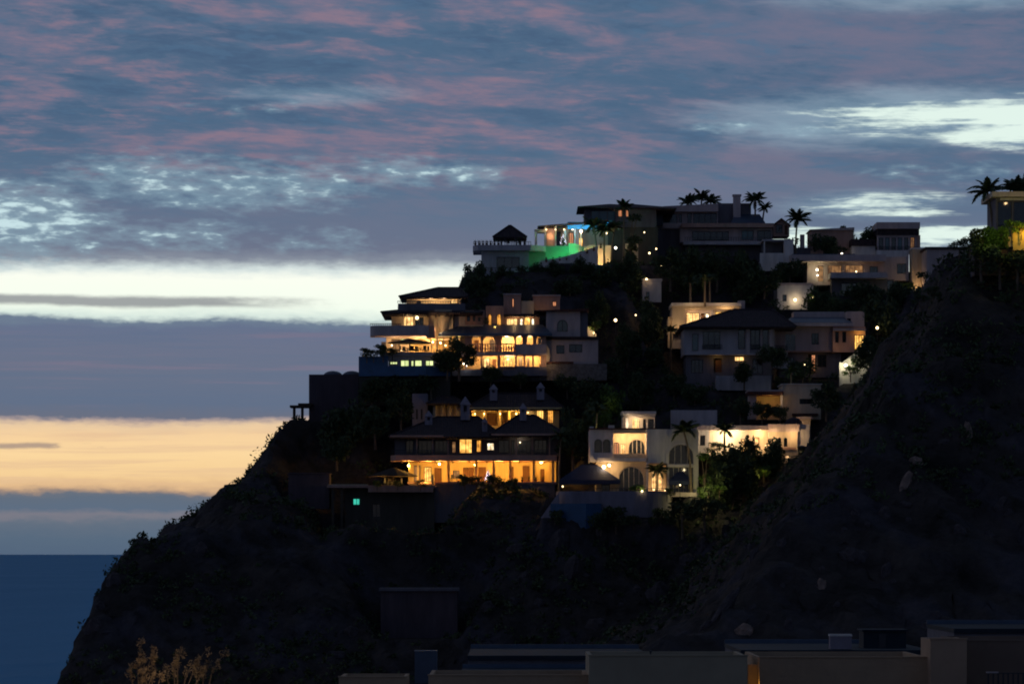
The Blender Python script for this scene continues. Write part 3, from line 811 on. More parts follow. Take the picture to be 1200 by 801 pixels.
h.box('porch_roof', 975, 386.4, 1013, 388.4, -2.6, -1.51, MAUVE)
h.rail(905, 922, 405, 411, -.4, 8)
h.box('step_wall', 905, 412.7, 922, 432, -1.5, .4, GREY)
light(h.w(1006, 391, -2.2), 8, OL, .1); light(h.w(979, 408, -3), 5, AL, .1); light(h.w(953, 428, -.6), 4, OL, .08)

h = House('garden_wall', 'sloping white garden wall brightly lit by its globe lamps', 'wall', 537, 1000, 448)
h.pad(983, 1030, -1, 2, 447)
h.wall('wall_panel', 985, 408, 1024, 452, 0, .3, [], WHITE, outline=[(985, 453), (985, 426), (1000, 415), (1012, 412.5), (1024, 408), (1024, 453)])
h.box('pier', 983.5, 424.5, 988, 454, -.2, .5, WHITE)
h.lamp(990.5, 428, -.6, 50, (1, .95, .62), .26, B_WHITE); h.lamp(1003.5, 424, -.6, 14, (1, .95, .62), .17, B_WHITE); h.lamp(1013, 419, -.6, 14, (1, .95, .62), .17, B_WHITE)

# ---- dark pillared villa
h = House('pillared_villa', 'unlit grey villa with pillared openings under a sloping dark roof', 'villa', 541, 850, 455)
h.pad(798, 908, -3, 14, 457)
h.wwall(801, 384, 908, 416, 0, .3, [(811, 391, 818.5, 411, 'r', TEALG, 1, 1), (823.5, 388, 844, 409, 'r', GLASS, 3, 1), (865, 380 + 6, 873, 409, 'r', GLASS, 1, 1), (879.5, 386, 890.5, 409, 'r', GLASS, 2, 1), (893.5, 386, 900.5, 409, 'r', GLASS, 1, 1)], GREY, 'upper_wall'); body(h, 801, 384, 908, 416, .31, 9, GREY)
for x in (874.2, 901.5): h.box('pillar', x, 385.8, x + 4, 414.3, -.9, -.4, MAUVE)
h.box('pillar', 891, 385.8, 893, 414.3, -.9, -.5, MAUVE)
h.wwall(804, 416.2, 905, 457, .3, .3, [(836.5, 419.5, 846, 436, 'r', None), (861, 417.3, 872.5, 423, 'r', G_WARM, 2, 1), (882, 420, 894, 438, 'r', GLASS, 2, 1), (810, 421, 824, 437, 'r', GLASS, 3, 1)], DGREY, 'lower_wall'); body(h, 804, 416.2, 905, 457, .61, 9, DGREY)
h.door(838.5, 421.5, 845.8, 435.8, .5); h.box('balcony_slab', 802, 414.4, 905, 416.1, -1.2, -.01, GREY)
h.box('terrace_parapet', 838, 441, 902, 458, -2.4, -2.0, GREY); h.box('terrace_floor', 838, 442.5, 902, 458, -1.99, .29, GREY)
light(h.w(840, 421, -.5), 3.5, OL, .08); light(h.w(867, 421, -.4), 2, OL, .08)
h.hip('roof', 796, 932, 383.5, 360.5, 862, 908, -2.2, 11, TILED)
h.rail(823, 846, 404, 409.5, -.3, 12); h.rail(878, 892, 404, 410, -.6, 8)

# ---- modern lit house behind it
h = House('modern_house', 'modern cream house with flat roof slab and large glowing panes', 'house', 556, 826, 405)
h.pad(780, 876, -2, 11, 408)
h.box('roof_slab', 786.5, 355.4, 868, 359, -1.5, 8.5, WHITE); h.box('roof_fascia', 788, 359.1, 867, 362.6, -1.2, 8.3, CREAM)
h.wwall(802.2, 362.7, 868, 408, 0, .3, [(804, 366, 819.5, 382.5, 'r', G_WARM, 2, 1), (821.5, 367, 826, 384, 'r', None), (826.6, 366.5, 831.5, 376, 'r', G_WHITE, 1, 1), (838, 365, 847, 372.5, 'r', G_GOLD, 2, 1), (849, 363.4, 867, 371, 'r', G_WARM, 4, 1), (805, 390, 815, 407, 'r', GLASS)], MAUVE); body(h, 802.2, 362.7, 868, 408, .31, 8, MAUVE)
h.box('end_wall', 787.5, 362.7, 802, 391, -1.0, 8, CREAM); h.box('end_slab', 783.5, 371.5, 787.4, 389, -.5, 7, CREAM)
h.box('column', 782.5, 388, 785, 408, -.8, -.5, CREAM); h.box('column', 786.2, 388, 788, 408, -.8, -.6, CREAM); h.box('under_wall', 789, 391.1, 802, 408, .5, 6, GREY)
h.door(821.7, 368, 825.8, 383.8, .15)
h.box('chimney', 865.5, 351.5, 873.5, 372, 1, 3, MAUVE); h.box('post', 833.5, 362.7, 835.5, 378, -1, -.8, GREY)
light(h.w(795, 384, -2.6), 26, AL, .12); light(h.w(812, 364.5, -1.0), 16, AL, .1); light(h.w(850, 365, -1.8), 22, AL, .1)
h.lamp(829, 371, -.4, 10, WL, .16); light(h.w(776, 378, -1), 14, AL, .1)
light(h.w(812, 359, -3.5), 22, AL, .2); light(h.w(845, 359, -3.5), 16, AL, .2)

# ---- white box with lamp, little hillside house
h = House('lamp_house', 'plain white cube of a house with one lamp washing its wall', 'house', 571, 934, 362)
h.pad(908, 960, -1, 9, 362)
h.wwall(911, 334, 953, 366, 0, .3, [(917, 345, 922, 353, 'r', GLASS, 1, 1)], WHITE); body(h, 911, 334, 953, 366, .31, 8, WHITE)
h.box('coping', 910, 331.5, 954, 333.9, -.15, 8.1, MAUVE); h.lamp(931.5, 351.5, -.35, 26, WL, .27)
light(at(955, 350, 567), 14, (1, .95, .55), .12)
h = House('cottage', 'small bare plaster cottage alone among trees with a single lamp', 'cottage', 566, 763, 352)
h.pad(750, 778, -1, 6, 353)
h.wwall(753, 329, 775, 354, 0, .3, [(757, 342, 761, 349, 'r', GLASS, 1, 1)], GREY); body(h, 753, 329, 775, 354, .31, 5, GREY)
h.box('coping', 752, 326.6, 776, 328.9, -.15, 5.2, GREY); h.lamp(757.5, 327.2, -.4, 4, AL, .2)

# ---- house with the long slab, top right
h = House('slab_house', 'house with pinkish top fascia above a long flat roof slab', 'house', 583, 1030, 345)
h.pad(924, 1086, -4, 5, 350)
h.box('top_fascia', 1030, 258, 1081, 265.6, 3.4, 12, MAUVE); h.box('fascia_recess', 1031.5, 265.7, 1080.4, 272.6, 3.9, 12, TILED)
h.wwall(1031, 272.7, 1077.8, 291, 4.4, .3, [(1033, 275.5, 1038.6, 290, 'r', GLASS, 1, 1), (1040.4, 275.5, 1046, 290, 'r', TEALG, 1, 1), (1048, 275.5, 1053.4, 290, 'r', GLASS, 1, 1), (1055.4, 275.5, 1061, 290, 'r', TEALG, 1, 1), (1063, 275.5, 1068, 290, 'r', GLASS, 1, 1), (1070, 275, 1075.6, 289, 'r', G_DIM, 1, 1)], MAUVE, 'top_wall')
h.box('end_wall', 1078, 272.7, 1082, 292, 4.2, 12, SALMON); h.box('back_wall', 1031, 272.7, 1077.9, 291, 11.6, 11.9, MAUVE)
h.box('middle_band', 1030, 291.1, 1068, 300, 3.8, 12, WHITE); h.rail(1031, 1079, 286.5, 291, 3.9, 18)
h.box('side_roof', 1001, 277, 1030, 284.8, 5, 11, TILED); h.box('side_wall', 1002, 284.9, 1029.8, 300, 5.4, 10.6, WHITE)
h.box('roof_slab', 925, 300.1, 1036, 307.5, -3, 9, MAUVE); h.box('roof_sheet', 927, 299, 1000, 300, -2.6, 4.8, BLUEROOF)
h.wwall(946, 307.6, 1036, 334, 0, .3, [(958.5, 311, 965, 330, 'r', G_DIM, 1, 1), (970, 310.5, 986.5, 330, 'r', G_DIM, 4, 1), (990.5, 310.5, 1012, 330, 'r', G_DIM, 4, 1), (1053 - 34, 312, 1029, 328, 'r', GLASS, 2, 1)], MAUVE); body(h, 946, 307.6, 1036, 334, .31, 9, MAUVE)
h.lamp(957, 316.5, -.8, 22, (1, .9, .5), .2, B_WHITE); h.lamp(957.6, 323, -.8, 6, (1, .9, .5), .14, B_WHITE); h.lamp(1003, 318.5, -.7, 4, WL, .14); h.lamp(989.5, 294.5, 4.5, 4, WL, .19, B_WHITE)
h.box('lower_slab', 970, 322, 1036, 328.6, -5.4, -.5, GREY); h.wwall(973, 328.7, 1046, 352, -2.6, .3, [(984, 333, 1002, 349, 'r', GLASS, 3, 1), (1009, 334, 1020, 350, 'r', GLASS, 2, 1), (1037.5, 329.6, 1045, 347, 'r', GLASS, 1, 1)], DGREY, 'lower_wall'); body(h, 973, 328.7, 1046, 352, -2.29, 6, DGREY)
h.wwall(1036.2, 300.1, 1066, 328, 1.2, .3, [(1052, 308, 1063, 320, 'r', GLASS, 2, 1)], GREY, 'wing_wall'); body(h, 1036.2, 300.1, 1066, 328, 1.51, 9, GREY)
h.box('tower', 1068, 293, 1080, 350, -.8, 3, CREAM); h.box('tower_pilaster', 1072.6, 296, 1075.2, 345, -1.0, -.81, CREAM); h.box('slot_wall', 1080.2, 296, 1085, 316, .4, 3, FRAME); h.box('slot_wall', 1080.2, 318, 1085, 350, .4, 3, FRAME); h.box('tower_cap', 1067, 290.5, 1086, 292.9, -1.0, 3.2, WHITE)
light(h.w(1072, 341, -2.2), 34, AL, .12); h.lamp(1045, 349.6, -4.0, 8, (1, .85, .3), .26); h.lamp(1071, 341.5, -2.6, 2, AL, .15)
h = House('plaster_block', 'windowless mauve plaster block between lit tower and dark ridge', 'house', 575, 1105, 340)
h.pad(1086, 1136, -1, 8, 345)
h.box('wall', 1086, 292, 1136, 352, 0, 8, MAUVE); h.box('roof_edge', 1084, 289.5, 1138, 291.9, -.4, 8.4, TILED)
h = House('brown_house', 'low brownish house whose flat top meets the bright sky gap', 'house', 592, 975, 300)
h.pad(945, 1003, -1, 2, 301)
h.wwall(950, 270, 1000, 301, 0, .3, [(957, 279, 965, 289, 'r', GLASS), (972, 279, 980, 289, 'r', GLASS)], SALMON); body(h, 950, 270, 1000, 301, .31, 7, SALMON)
h.mk('roof', MB().prism([(h.X(948.5), -.4), (h.X(1001), -.4), (h.X(1001), 7.3), (h.X(948.5), 7.3)], h.Zz(269.9), [h.Zz(269), h.Zz(266.5), h.Zz(266.5), h.Zz(269)]), MAUVE)
h.box('chimney', 938.5, 274, 943.5, 305, 1, 2, MAUVE); h.box('base_wall', 930, 290, 1001, 330, .4, 6, DGREY)

# ---- dark two storey house on the crest
h = House('crest_house', 'unlit two storey house on the crest with a square chimney', 'house', 591, 830, 300)
h.pad(770, 910, -3, 3, 303)
h.prism('roof_slab', [(778, 3), (843, 3), (843, 14), (778, 14)], [239.5, 236.5, 236.5, 239.5], 245.8, MAUVE)
h.mk('sloping_roof', MB().prism([(h.X(735), 3.5), (h.X(778), 3.5), (h.X(778), 12), (h.X(735), 12)], [h.Zz(262), h.Zz(262), h.Zz(262), h.Zz(262)], [h.Zz(236), h.Zz(239.5), h.Zz(239.5), h.Zz(236)]), BLUEROOF)
h.wwall(768, 246, 843, 266, 4.4, .3, [(771.5, 247.5, 795, 260, 'r', GLASS, 2, 1), (797, 247.5, 800.5, 260, 'r', GLASS, 1, 1), (807, 246.8, 812, 262, 'r', GLASS, 1, 1), (814, 246.8, 842, 262, 'r', GLASS, 4, 1)], MAUVE, 'upper_wall'); body(h, 768, 246, 843, 266, 4.71, 13, MAUVE)
h.box('balcony_parapet', 778, 259.6, 806, 266, 2.4, 2.7, MAUVE); h.box('balcony_floor', 778, 264.5, 860, 266.5, 2.71, 4.39, MAUVE)
h.box('stair_block', 843.2, 234, 883, 262, 6, 13, DGREY)
ch = h.box('chimney', 861.5, 226.5, 870, 262, 4.6, 5.9, MAUVE); h.box('chimney_cap', 860.6, 224.4, 871, 226.4, 4.5, 6, MAUVE, ch)
h.mk('glass_roof', MB().prism([(h.X(858), 2.5), (h.X(898), 2.5), (h.X(893), 5.9), (h.X(864), 5.9)], h.Zz(262), [h.Zz(259), h.Zz(259), h.Zz(247), h.Zz(247)]), BLUEROOF)
h.box('eave_slab', 798, 262.6, 906, 267.4, -1.8, 8, SALMON)
h.wwall(797, 267.5, 905, 284, 0, .3, [(811, 271, 854, 282, 'r', GLASS, 6, 1), (869, 270, 883, 281, 'r', TEALG, 2, 1), (887.5, 270, 904, 283, 'r', GLASS, 2, 1)], MAUVE, 'lower_wall'); body(h, 797, 267.5, 905, 284, .31, 10, MAUVE)
h.box('terrace_slab', 800, 284.1, 906, 288, -2.5, 6, GREY); h.rail(802, 904, 279.5, 284, -2.3, 36); h.box('base_wall', 803, 288.1, 903, 320, .5, 6, DGREY); h.box('link_wall', 770, 266.6, 803, 320, 3, 8, DGREY)
h = House('white_wing', 'pale terrace block with one square pier below the crest house', 'house', 584, 910, 315)
h.pad(888, 936, -2, 3.5, 316)
h.box('parapet', 890, 297, 918, 318, -1, -.7, WHITE); h.box('pier', 918.2, 283, 929, 318, -1.2, 1, WHITE); h.box('back_wall', 894, 283, 918, 300, 3, 3.3, DGREY); h.box('slab', 893, 281, 930, 282.9, -1, 5, GREY); h.box('post', 894.5, 283, 896, 296.9, -.9, -.7, WHITE)
h.box('end_wall', 930, 302, 940, 318, .2, 4, MAUVE); h.box('terrace_floor', 890, 306, 918, 318, -.69, 2.9, GREY)
h = House('gable_house', 'tiny house with orange tiled gable between two dark palms', 'house', 594, 914, 275)
h.pad(902, 928, -1, 2, 276)
h.wall('gable_wall', 906, 256, 925, 277, 0, .3, [(909.5, 263, 917, 273), (919.5, 264, 923, 275)], SALMON, outline=[(906, 277), (925, 277), (925, 263), (915.5, 256.5), (906, 263)])
h.win(909.5, 263, 917, 273, .1, GLASS); h.door(919.7, 264.2, 922.8, 274.9, .1)
for sx, a, b in ((-1, 904.5, 915.5), (1, 926.5, 915.5)):
    za, zb = h.Zz(263.8), h.Zz(255.6); h.mk('roof_slope', MB().add([(h.X(a), -.5, za), (h.X(b), -.5, zb), (h.X(b), 5, zb), (h.X(a), 5, za), (h.X(a), -.5, za - .2), (h.X(b), -.5, zb - .2), (h.X(b), 5, zb - .2), (h.X(a), 5, za - .2)],
         [(0, 1, 2, 3), (4, 7, 6, 5), (0, 4, 5, 1), (3, 2, 6, 7), (0, 3, 7, 4)]), TILE)
h.box('flank_walls', 906, 263.2, 925, 277, .31, 4.8, SALMON)

# ---- villa with three stacked decks, the largest
h = House('deck_villa', 'multi storey villa with curved decks, lit arcades and a flared tower', 'villa', 536, 560, 440)
h.pad(420, 712, -4, 17, 441)
# top pavilion
h.hip('roof', 467, 548, 346.5, 333.5, 512, 538, 1.5, 12, TILED)
h.wwall(475.5, 346.6, 540, 356, 3.4, .3, [(487, 349.6, 493, 355.4, 'a', GLASS, 1, 1), (527.6, 347.8, 536.6, 353.8, 'r', G_WARM, 2, 1)], CREAM, 'pavilion_wall'); body(h, 475.5, 346.6, 540, 356, 3.71, 11, CREAM)
h.lamp(505, 349.5, 2.4, 44, AL, .1, vis=False); h.lamp(520, 349.5, 2.4, 34, AL, .1, vis=False); h.lamp(496, 350, 2.6, 8, AL, .1, vis=False)
h.prism('roof_deck', band([(465.5, 3), (466.5, 0), (500, -.6), (545, -.4)], .35), 355.6, 364, DGREY)
h.prism('deck_floor', [(466, .5), (545, .3), (545, 11), (466, 11)], 358.5, 364, DGREY); h.rail(466, 543, 352.6, 355.5, 0, 26)
h.hip('eave_roof', 447, 566, 367, 360, 478, 545, -2.6, 11.8, TILED, .3)
# second storey with the long curved deck
h.wwall(458, 367.1, 509.5, 383, 2.6, .3, [(472, 369, 484.5, 384 - 1.4, 'r', G_WARM, 3, 1), (486, 370, 496, 382.6, 'r', GLASS, 2, 1)], CREAM, 'second_wall'); body(h, 458, 367.1, 509.5, 383, 2.91, 11, CREAM)
h.lamp(488.3, 371.3, 1.8, 12, AL, .3); light(h.w(478, 370.5, 1.0), 14, AL, .1)
fp = [(508, -3.4)] + []
fp = [(433.6, 1.5)] + arc(447, -.6, 13, 1.9, 180, 260, 6) + [(470, -3.0), (503, -3.4)]
h.prism('curved_deck', band(fp, .35), 382.6, 394.3, MAUVE); h.prism('deck_slab', [(p, d + .36) for p, d in fp] + [(503, 2.5), (433.6, 2.5)], 391, 394.2, MAUVE)
h.rail(434.5, 470, 380.2, 382.5, -2.2, 14)
# flared tower: battered round front
X0, X1, Zt, Zb = h.X(505), h.X(532), h.Zz(363), h.Zz(391)
mb = MB(); n = 10; pts_t = [(X0 + .45 + (X1 - .25 - X0 - .45) * i / n, -.5 - .8 * math.sin(math.pi * i / n)) for i in range(n + 1)]; pts_b = [(X0 + 1.2 + (X1 - 1.1 - X0 - 1.2) * i / n, .1 - .8 * math.sin(math.pi * i / n)) for i in range(n + 1)]
mb.prism(pts_b + [(X1 - 1.1, 4), (X0 + 1.2, 4)], Zb, Zt); mb.v[n + 3:] = [(x, y, Zt) for x, y in pts_t + [(X1 - .25, 4), (X0 + .45, 4)]]
tw = h.mk('flared_tower', mb, CREAM); h.box('tower_core', 502, 363.1, 531, 397, .35, 5, CREAM)
for x in (510, 513.6, 521.6, 525.3): h.box('vent', x, 367.6, x + 2.3, 371.6, -1.42, -.4, FRAME, tw)
light(h.w(512, 388, -2.8), 48, AL, .12); h.lamp(517, 391, -2.0, 14, AL, .14, vis=False)
h.box('tower_flank', 500, 383.2, 510, 397, -3.0, 0, SALMON)
h.wall('link_wall', 532.2, 366, 566, 383, 1.4, .3, [], GREY); h.wwall(545, 363, 568, 380, .6, .3, [(547.5, 369, 551, 376, 'r', GLASS, 1, 1), (554, 369, 557, 376, 'r', GLASS, 1, 1), (560, 371, 563, 376, 'r', GLASS, 1, 1)], SALMON, 'parapet_wall')
# dinner terrace storey
h.wwall(452, 394.4, 509, 418, 2.2, .3, [(458, 396, 468.5, 411, 'r', G_DIM, 2, 1), (469, 395.3, 478, 401, 'r', G_LIME, 2, 1), (480, 395.6, 503, 413, 'a', None), (504.6, 397, 508.5, 413, 'a', None)], CREAM, 'terrace_wall'); body(h, 452, 394.4, 560, 418, 5.2, 11, OCHRE)
h.box('inner_wall', 480, 394.4, 545, 417, 4.6, 4.9, OCHRE)
for x, p in ((463, 26), (489, 64), (497, 44)): light(h.w(x, 398.5, .9), p, AL, .12)
h.lamp(486, 406, 3.6, 34, AL, .14); h.lamp(507, 400, 1.2, 60, OL, .16); h.lamp(516, 401, 1.6, 44, AL, .15); h.lamp(522, 404, 1.2, 26, AL, .12); h.lamp(534, 397, 0, 10, OL, .13); h.lamp(537.5, 396.5, 0, 5, OL, .1); h.lamp(459, 404, 1.0, 8, AL, .14); h.lamp(470.5, 411, -.5, 6, AL, .12); h.lamp(466.5, 415, -1.4, 4, AL, .12); h.lamp(460.5, 415.5, -1.5, 3, AL, .12)
for x in (504, 511.5, 519, 527): h.box('column', x, 395, x + 1.8, 413, -.4, 0, CREAM)
h.box('terrace_floor', 446, 414, 545, 418, -3.0, 4.59, GREY); h.rail(447, 500, 410.5, 413.9, -2.8, 24); h.box('corner_pier', 446.5, 400, 451.9, 413.9, 1, 2.6, DGREY)
h.wwall(456, 418.1, 522, 436, -2.4, .3, [(457.5, 424.3, 466.5, 428, 'r', G_LIME, 3, 1), (470, 422.6, 480, 431, 'r', G_LIME, 2, 1), (482, 423, 485.6, 430.5, 'r', G_LIME, 1, 1), (486.4, 422.6, 495, 431, 'r', G_LIME, 1, 1), (499, 423, 508.5, 429.5, 'r', G_LIME, 2, 1)], GREY, 'pool_level_wall'); body(h, 456, 418.1, 522, 436, -2.09, 2, GREY)
h.lamp(520, 421, -2.9, 4, AL, .16)
h.prism('pool', [(424, -3.6), (500, -5.2), (528, -4.2), (528, -2.5), (424, -2.5)], [430.5, 430.5, 433, 433, 430.5], 442, POOLT)
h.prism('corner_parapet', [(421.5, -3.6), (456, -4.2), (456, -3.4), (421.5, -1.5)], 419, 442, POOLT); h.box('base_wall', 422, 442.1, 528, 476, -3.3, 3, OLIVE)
# right wing: blue roof, arcade with balustrade, lower arcade
zr0, zr1 = h.Zz(392), h.Zz(379)
h.mk('wing_roof', MB().add([(h.X(514), -2.8, zr0), (h.X(647), -2.8, zr0), (h.X(636), 2.4, zr1), (h.X(541), 2.4, zr1), (h.X(514), -2.8, zr0 - .3), (h.X(647), -2.8, zr0 - .3), (h.X(647), 3, zr0 - .3), (h.X(514), 3, zr0 - .3), (h.X(636), 3, zr1), (h.X(541), 3, zr1)],
     [(0, 1, 2, 3), (0, 4, 5, 1), (4, 7, 6, 5), (1, 5, 6, 8, 2), (0, 3, 9, 7, 4), (3, 2, 8, 9), (9, 8, 6, 7)]), BLUEROOF)
AR = [(553, 394.2, 563.5, 413, 'a'), (565.5, 395, 581, 413, 'a'), (587.5, 392.8, 603, 413, 'a'), (605, 394, 612, 404, 'a'), (617.5, 394, 624.5, 404, 'a'), (628.5, 394.5, 634, 404, 'a')]
h.wall('arcade', 545, 392.6, 640, 414, -1.6, .35, AR, SALMON)
h.box('arcade_back', 540, 392.6, 640, 414, 1.2, 1.5, OCHRE); h.box('arcade_side', 540, 392.6, 545.5, 413.5, -1.2, 1.19, OCHRE); h.box('arcade_end', 637, 392.6, 640, 413.5, -1.2, 1.19, OCHRE)
h.win(574, 397.5, 581, 412.6, 1.05, G_DIM, 'r', 1, 1); h.door(556, 398, 561, 413.6, 1.1); h.door(593, 399.5, 596, 413.6, 1.1, OCHRE); h.box('screen', 612.3, 394, 617.2, 403.8, .3, .5, DOORW); h.win(630.5, 395, 635.5, 404, 1.0, GLASS, 'r', 1, 1)
for x, p in ((570, 26), (594, 95), (602, 30), (609, 36), (621, 40), (550, 8)): light(h.w(x, 396.5, .1), p, AL, .12)
for x in (557, 572, 586, 597): light(h.w(x, 409, -.2), 16, AL, .1)  # added low lights to brighten behind the balusters, no fixtures there
bal = h.mk('balustrade', MB().box(h.X(552), -2.2, h.Zz(404.2), h.X(604), -1.95, h.Zz(403.2)).box(h.X(552), -2.2, h.Zz(413.8), h.X(604), -1.95, h.Zz(412.8)), SALMON)
bm_ = MB().lathe([(.11, 0), (.11, .1), (.07, .16), (.14, .42), (.09, .75), (.06, .9), (.11, .97), (.11, 1.03)], n=8).mesh('baluster')
for i in range(17):
    b_ = link('baluster', bm_, SALMON, bal, (h.X(553.6 + i * 3.05), -2.07, h.Zz(412.8)))
h.box('solid_parapet', 604.2, 404.2, 640, 413.8, -2.25, -1.61, MAUVE); h.box('gallery_floor', 545, 413.9, 641, 416.4, -2.3, 5.5, MAUVE)
h.wall('lower_arcade', 545, 416.5, 640, 434, -1.5, .35, [(547, 418, 563.5, 433), (565.5, 417.6, 583, 433), (586.5, 417, 603.5, 430), (606, 417.4, 613.5, 429, 'r'), (616, 417.4, 623.5, 430, 'r'), (625.5, 417.4, 633.5, 430, 'r')], SALMON)
h.box('lower_back', 530, 416.5, 640, 434, 1.6, 1.9, OCHRE); h.box('lower_end', 637, 416.5, 640, 434, -1.14, 1.59, OCHRE)
h.win(566.5, 419, 574, 430, 1.45, G_WARM, 'r', 2, 1); h.win(590, 419, 601, 429, 1.45, G_GOLD, 'r', 3, 1); h.win(608, 419, 612, 430, 1.45, G_DIM, 'r', 1, 1); h.win(617.5, 419, 620.5, 430, 1.45, G_DIM, 'r', 1, 1); h.door(577, 420, 581.5, 433.8, 1.5)
for x, p in ((550, 14), (571, 40), (579, 24), (595, 70), (601, 30), (610, 30), (620, 34), (629, 40)): light(h.w(x, 419.3, .5), p, AL, .12)
h.box('lower_parapet', 604, 430.5, 640, 441, -2.0, -1.51, DGREY); h.rail(586, 604, 430.4, 434, -1.8, 7); h.box('lower_floor', 530, 434.1, 641, 441, -2.4, 3, DGREY)
h.lamp(543.4, 427, -2.4, 5, (.9, .95, 1), .12, B_WHITE); h.lamp(547.6, 429.5, -2.4, 5, (.9, .95, 1), .12, B_WHITE)
light(h.w(642, 424, -2.6), 14, AL, .12)
# upper blocks of the wing
h.wwall(569, 356.5, 591, 381, 3.1, .3, [(571.5, 366, 576.3, 380.5, 'o', G_ORANGE, 1, 1), (582, 366, 587.5, 380.5, 'o', G_ORANGE, 1, 1)], SALMON, 'twin_window_wall'); body(h, 569, 356.5, 591, 381, 3.41, 9, SALMON)
h.lamp(580, 381.5, 1.6, 9, OL, .1, vis=False)
h.wwall(590, 342, 610.5, 366, 6, .3, [(599.7, 346, 602.6, 356.6, 'o', G_PINK, 1, 1)], SALMON, 'stair_tower'); body(h, 590, 342, 610.5, 366, 6.31, 11, SALMON); h.box('tower_coping', 589.5, 340.5, 611, 341.9, 5.8, 11.2, MAUVE)
h.wwall(591.2, 366.1, 632, 381, 3.3, .3, [(593.5, 371, 607, 379.6, 'r', G_WARM, 3, 1), (609, 371, 613, 379.6, 'r', G_WHITE, 1, 1), (614, 369, 622, 379.6, 'a', G_GOLD, 2, 1), (622.6, 371, 626.5, 379.6, 'r', G_WHITE, 1, 1)], SALMON, 'lit_row_wall'); body(h, 591.2, 366.1, 632, 381, 3.61, 9, SALMON)
h.box('lit_row_eave', 590, 367.2, 632, 369.4, 1.6, 3.29, TILED); light(h.w(603, 372, 2.6), 10, AL, .1); light(h.w(619, 372, 2.6), 10, AL, .1)
h.wwall(625, 343, 657, 364, 7, .3, [(648, 349, 653, 355, 'r', G_PINK, 1, 1)], SALMON, 'upper_house_wall'); body(h, 625, 343, 657, 364, 7.31, 12, SALMON); h.box('upper_coping', 624, 341.4, 658, 342.9, 6.8, 12.2, MAUVE)
h.box('low_wall', 611, 349, 626, 364, 6.3, 6.6, CREAM); light(h.w(634, 361, 5), 6, OL, .12)
h.wwall(640.2, 363, 680, 394, 1.0, .3, [(653, 374, 665.5, 388, 'a', GLASS, 2, 1)], MAUVE, 'arched_window_wall'); body(h, 640.2, 363, 680, 394, 1.31, 9, MAUVE); h.box('side_block', 680.2, 364, 689, 394, 2, 8, DGREY)
h.mk('lean_roof', MB().prism([(h.X(626), .2), (h.X(690), .2), (h.X(690), 9), (h.X(626), 9)], h.Zz(364.5), [h.Zz(363.6), h.Zz(361), h.Zz(361), h.Zz(363.6)]), TILE)
h.box('string_course', 640, 394.1, 702, 397.6, .2, 8, TILED)
h.wwall(640.2, 397.7, 701, 426, .6, .3, [(652, 404, 661.5, 414, 'r', GLASS, 1, 1), (667, 403, 682.5, 412.5, 'r', GLASS, 2, 1)], MAUVE, 'lower_house_wall'); body(h, 640.2, 397.7, 701, 426, .91, 9, MAUVE)
h.prism('buttress', [(634, -1.4), (644, -1.2), (644, .5), (634, .5)], [396, 410, 410, 396], 425, CREAM)
h.box('tile_coping', 641, 424, 672, 426.5, -1.4, .59, TILE); h.box('retaining_wall', 632, 426.6, 711, 446, -1.2, 4, STONE)

h = House('stair', 'short lit garden stair with white balustrade beside the villa', 'stair', 541, 693, 393)
h.pad(687, 702, -1, 3, 393)
for i in range(6): h.box('step', 688 + i * 1.7, 382.5 + i * 1.6, 690.2 + i * 1.7, 396, 0, 1.6, WHITE)
h.lamp(696, 390, -.4, 10, AL, .16); light(h.w(690, 385.5, -.6), 6, AL, .1)

# ---- domed block and pergola at the headland's edge
h = House('domed_block', 'bare reddish block with two shallow blue domes at the cliff edge', 'house', 540, 390, 490)
h.pad(362, 432, -2, 12, 492)
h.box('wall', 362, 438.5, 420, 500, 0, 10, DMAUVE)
for x in (388.5, 411):
    c = h.P(x, 439, 4); h.mk('dome', MB().lathe([(11.5 * h.k * math.cos(a), 6.2 * h.k * math.sin(a)) for a in np.linspace(0, 1.5, 8)], c, 20), BLUEROOF)
h.box('wing_wall', 420.2, 446, 470, 500, 2, 9, DGREY, label='dark wing under the pool')
h.wwall(424, 462, 462, 500, -1.5, .3, [(430, 470, 438, 486, 'r', GLASS, 2, 1), (446, 472, 455, 486, 'r', GLASS, 2, 1)], DGREY, 'front_wall'); body(h, 424, 462, 462, 500, -1.19, 1.9, DGREY)
h = House('pergola', 'small post and beam pergola jutting against the sky', 'pergola', 538, 350, 491)
h.pad(338, 364, -1, 4, 491)
h.box('roof_beam', 339.5, 474.5, 364, 477, 0, 4, WOOD); h.box('roof_beam', 349, 472, 366, 474.4, .5, 3.5, WOOD)
for x in (343, 352.5): h.box('post', x, 477.1, x + 3.2, 494, .3, .7, WOOD)
h = House('hillside_block', 'faint blank reddish block low on the dark headland flank', 'house', 513, 361, 590)
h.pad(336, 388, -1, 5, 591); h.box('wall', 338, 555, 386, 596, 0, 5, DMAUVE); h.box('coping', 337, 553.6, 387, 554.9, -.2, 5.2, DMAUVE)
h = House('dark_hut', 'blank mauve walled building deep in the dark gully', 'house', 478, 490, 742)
h.pad(440, 540, -2, 8, 745); h.wwall(446, 692, 536, 748, 0, .3, [], DMAUVE); body(h, 446, 692, 536, 748, .31, 7, DMAUVE); h.box('roof_edge', 444, 688.5, 538, 691.9, -.4, 7.4, DGREY)

